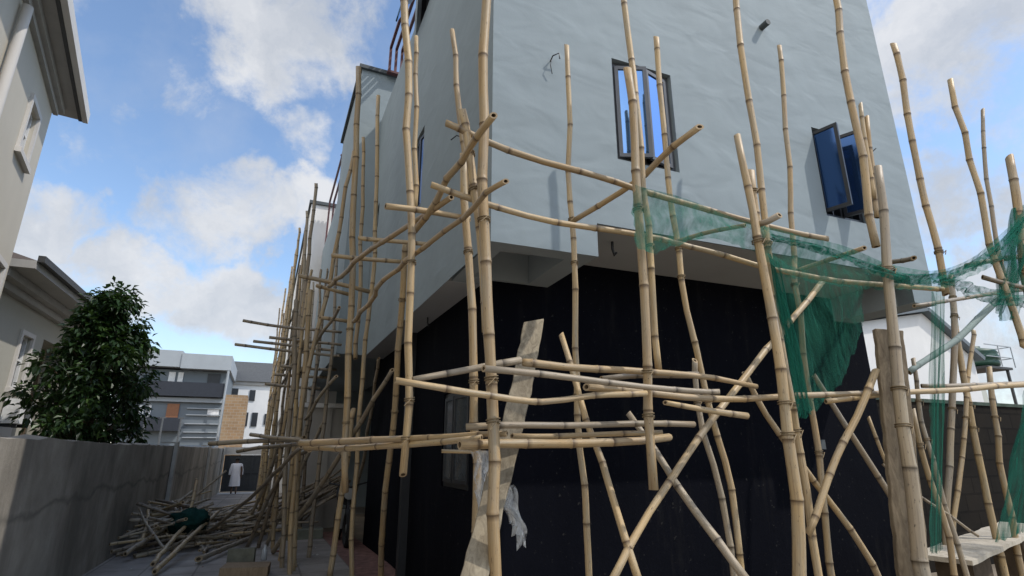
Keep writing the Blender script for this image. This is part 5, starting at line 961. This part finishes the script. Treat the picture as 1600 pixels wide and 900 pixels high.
# ------------------------------------------------------------------ small things in the alley
pd = empty('person', (-1.05, 31.0, gz(31))); tag(pd, 'person in a long white gown walking away near the far gate', 'person')
def person():
    zg = gz(31); x, y = -1.05, 31.0; me = bpy.data.meshes.new('body')
    J = {'hip': (x, y, zg + .92, .13), 'waist': (x, y, zg + 1.08, .12), 'chest': (x, y, zg + 1.30, .15), 'neck': (x, y + .01, zg + 1.46, .055), 'head': (x, y + .02, zg + 1.56, .085), 'crown': (x, y + .02, zg + 1.66, .07),
         'lh': (x - .09, y, zg + .86, .09), 'lk': (x - .10, y + .10, zg + .48, .06), 'la': (x - .10, y - .02, zg + .09, .04), 'lt': (x - .10, y + .12, zg + .04, .035),
         'rh': (x + .09, y, zg + .86, .09), 'rk': (x + .10, y - .02, zg + .47, .06), 'ra': (x + .10, y - .26, zg + .14, .04), 'rt': (x + .11, y - .18, zg + .04, .035),
         'ls': (x - .19, y, zg + 1.39, .06), 'le': (x - .25, y + .04, zg + 1.10, .045), 'lw': (x - .25, y + .14, zg + .86, .032), 'lf': (x - .25, y + .17, zg + .77, .03),
         'rs': (x + .19, y, zg + 1.39, .06), 're': (x + .25, y - .05, zg + 1.10, .045), 'rw': (x + .25, y - .02, zg + .85, .032), 'rf': (x + .25, y, zg + .76, .03)}
    K = list(J); E = [('hip', 'waist'), ('waist', 'chest'), ('chest', 'neck'), ('neck', 'head'), ('head', 'crown'), ('hip', 'lh'), ('lh', 'lk'), ('lk', 'la'), ('la', 'lt'), ('hip', 'rh'), ('rh', 'rk'), ('rk', 'ra'), ('ra', 'rt'), ('chest', 'ls'), ('ls', 'le'), ('le', 'lw'), ('lw', 'lf'), ('chest', 'rs'), ('rs', 're'), ('re', 'rw'), ('rw', 'rf')]
    me.from_pydata([J[k][:3] for k in K], [(K.index(a), K.index(c)) for a, c in E], []); o = bpy.data.objects.new('body', me); COL.objects.link(o); o.modifiers.new('skin', 'SKIN')
    for k, sv in zip(K, me.skin_vertices[0].data): sv.radius = (J[k][3], J[k][3])
    me.skin_vertices[0].data[0].use_root = True
    s = o.modifiers.new('sub', 'SUBSURF'); s.levels = 1; s.render_levels = 2
    me.materials.append(m_plain('brown_skin', (.09, .05, .03), .6)); put(o, pd)
    b = MB(); prof = []; vs = []; fs = []; ns = 20
    rows = ((1.43, .19, .08), (1.40, .215, .11), (1.2, .20, .135), (1.0, .20, .14), (.75, .22, .17), (.45, .24, .20), (.38, .245, .205))
    for z, a, c in rows:
        for k in range(ns): t = 2 * math.pi * k / ns; f_ = 1 + .05 * math.sin(5 * t) * (1.4 - z); vs.append((x + a * math.cos(t) * f_, y + c * math.sin(t) * f_, zg + z))
    for i in range(len(rows) - 1):
        for k in range(ns): k2 = (k + 1) % ns; fs.append((i * ns + k2, i * ns + k, (i + 1) * ns + k, (i + 1) * ns + k2))
    fs.append(tuple(range(ns))); b.add(vs, fs, 0, True)
    for s in (-1, 1): b.tube([(x + s * .18, y, zg + 1.39), (x + s * .245, y + .02, zg + 1.12), (x + s * .25, y + .07, zg + .92)], [.075, .07, .075], 10)
    b.build('gown', m_plain('white_cotton', (.72, .72, .76), .9, .2, 0, .06), pd)
    b = MB(); b.lathe([(.10, 0), (.105, .05), (.08, .11), (.03, .135)], (x, y + .01, zg + 1.58), 14); b.build('hair', m_plain('black_hair', (.012, .010, .009), .8), pd)
person()
# motorbike parked by the black wall
mb = empty('motorcycle', (1.42, 10.4, gz(10.4))); tag(mb, 'dark motorcycle half hidden by uprights beside the black wall', 'motorcycle')
M_RUB = m_plain('tyre_rubber', (.015, .015, .015), .8, .3); M_CHR = m_plain('dull_chrome', (.45, .45, .45), .3, .5, .9); M_BIK = m_plain('dark_bike_paint', (.02, .02, .022), .35, .5)
for y in (9.75, 10.95):
    z = gz(y) + .29; ring = [(1.40, y + .24 * math.cos(t * math.pi / 12), z + .24 * math.sin(t * math.pi / 12)) for t in range(25)]
    b = MB(); b.tube(ring, .05, 8, cap=False); w = b.build('wheel', M_RUB, mb)
    b = MB(); b.tube([(1.37, y, z), (1.43, y, z)], .06, 12)
    for k in range(8): t = k * math.pi / 4; b.bar((1.40, y + .05 * math.cos(t), z + .05 * math.sin(t)), (1.40, y + .20 * math.cos(t), z + .20 * math.sin(t)), .012)
    b.build('rim', M_CHR, w)
g0 = gz(10.3)
b = MB(); b.tube([(1.40, 9.98, g0 + .72), (1.40, 10.2, g0 + .78), (1.40, 10.42, g0 + .72)], [.10, .15, .10], 12); b.build('fuel_tank', M_BIK, mb)
b = MB(); b.tube([(1.40, 10.4, g0 + .70), (1.40, 10.7, g0 + .74), (1.40, 11.1, g0 + .80)], [.09, .11, .06], 10); b.build('saddle', M_RUB, mb)
b = MB(); b.obox((1.28, 10.12, g0 + .26), (.24, 0, 0), (0, .36, 0), (0, 0, .30)); b.build('engine', M_CHR, mb)
b = MB()
for p, q in (((1.40, 9.75, g0 + .30), (1.40, 9.98, g0 + .88)), ((1.40, 9.98, g0 + .70), (1.40, 10.2, g0 + .28)), ((1.40, 10.4, g0 + .28), (1.40, 10.95, g0 + .29)), ((1.40, 10.95, g0 + .29), (1.40, 10.8, g0 + .72))): b.bar(p, q, .04)
b.tube([(1.08, 10.05, g0 + .98), (1.25, 9.98, g0 + .95), (1.40, 9.97, g0 + .90), (1.55, 9.98, g0 + .95), (1.70, 10.05, g0 + .98)], .014, 8); b.build('frame', M_BIK, mb)
b = MB(); b.tube([(1.40, 9.83, g0 + .82), (1.40, 9.93, g0 + .82)], [.09, .07], 14); b.build('headlight', M_CHR, mb)
b = MB(); b.box(.55, 1.18, 11.2, 11.55, gz(11.3), gz(11.3) + .16); o = b.build('concrete_step', m_plain('mossy_concrete', (.20, .21, .17), .95, .1, 0, .25, 6, .4)); tag(o, 'low mossy concrete step behind the alley cluster of uprights', 'step')
cb = empty('timber_offcut', (-.03, 8.0, 0)); tag(cb, 'brown timber offcut lying flat at the bottom edge of the alley', 'timber')
b = MB(); b.add([(-.30, 7.85, .01), (.22, 7.7, .01), (.26, 8.05, .01), (-.24, 8.2, .01), (-.30, 7.85, .12), (.22, 7.7, .12), (.26, 8.05, .12), (-.24, 8.2, .12)], [(3, 2, 1, 0), (4, 5, 6, 7), (0, 1, 5, 4), (1, 2, 6, 5), (2, 3, 7, 6), (3, 0, 4, 7)]); b.build('board', m_wood('brown_offcut', (.20, .14, .085), (.32, .235, .15)), cb)
b = MB(); b.obox((-.26, 8.6, .008), (.32, -.05, 0), (.02, .11, 0), (0, 0, .2)); o = b.build('concrete_block', m_plain('olive_block', (.17, .165, .125), .95, .1, 0, .25, 9, .5)); tag(o, 'olive grey concrete block standing behind the brown offcut', 'block')
b = MB(); b.lathe([(.035, 0), (.04, .02), (.036, .12), (.016, .16), (.016, .19)], (.19, 8.9, .006), 12); o = b.build('bottle', m_plain('clear_bottle', (.45, .47, .48), .2, .6)); tag(o, 'small clear plastic bottle standing right of the olive block', 'bottle')
# stones and scraps on the paving
for i in range(26):
    x = rng.uniform(-1.6, 1.6); y = rng.uniform(7.6, 12); s = rng.uniform(.012, .035); b = MB(); bm = bmesh.new(); bmesh.ops.create_icosphere(bm, subdivisions=1, radius=s)
    for v in bm.verts: v.co *= rng.uniform(.7, 1.25)
    b.add([(v.co.x + x, v.co.y + y, v.co.z * .6 + gz(y) + s * .4) for v in bm.verts], [tuple(v.index for v in f.verts) for f in bm.faces]); bm.free()
    o = b.build('stone', M_COL if i % 3 else M_RED); tag(o, 'small stone or mortar scrap on the alley paving', 'stone', 'scraps on the alley paving')
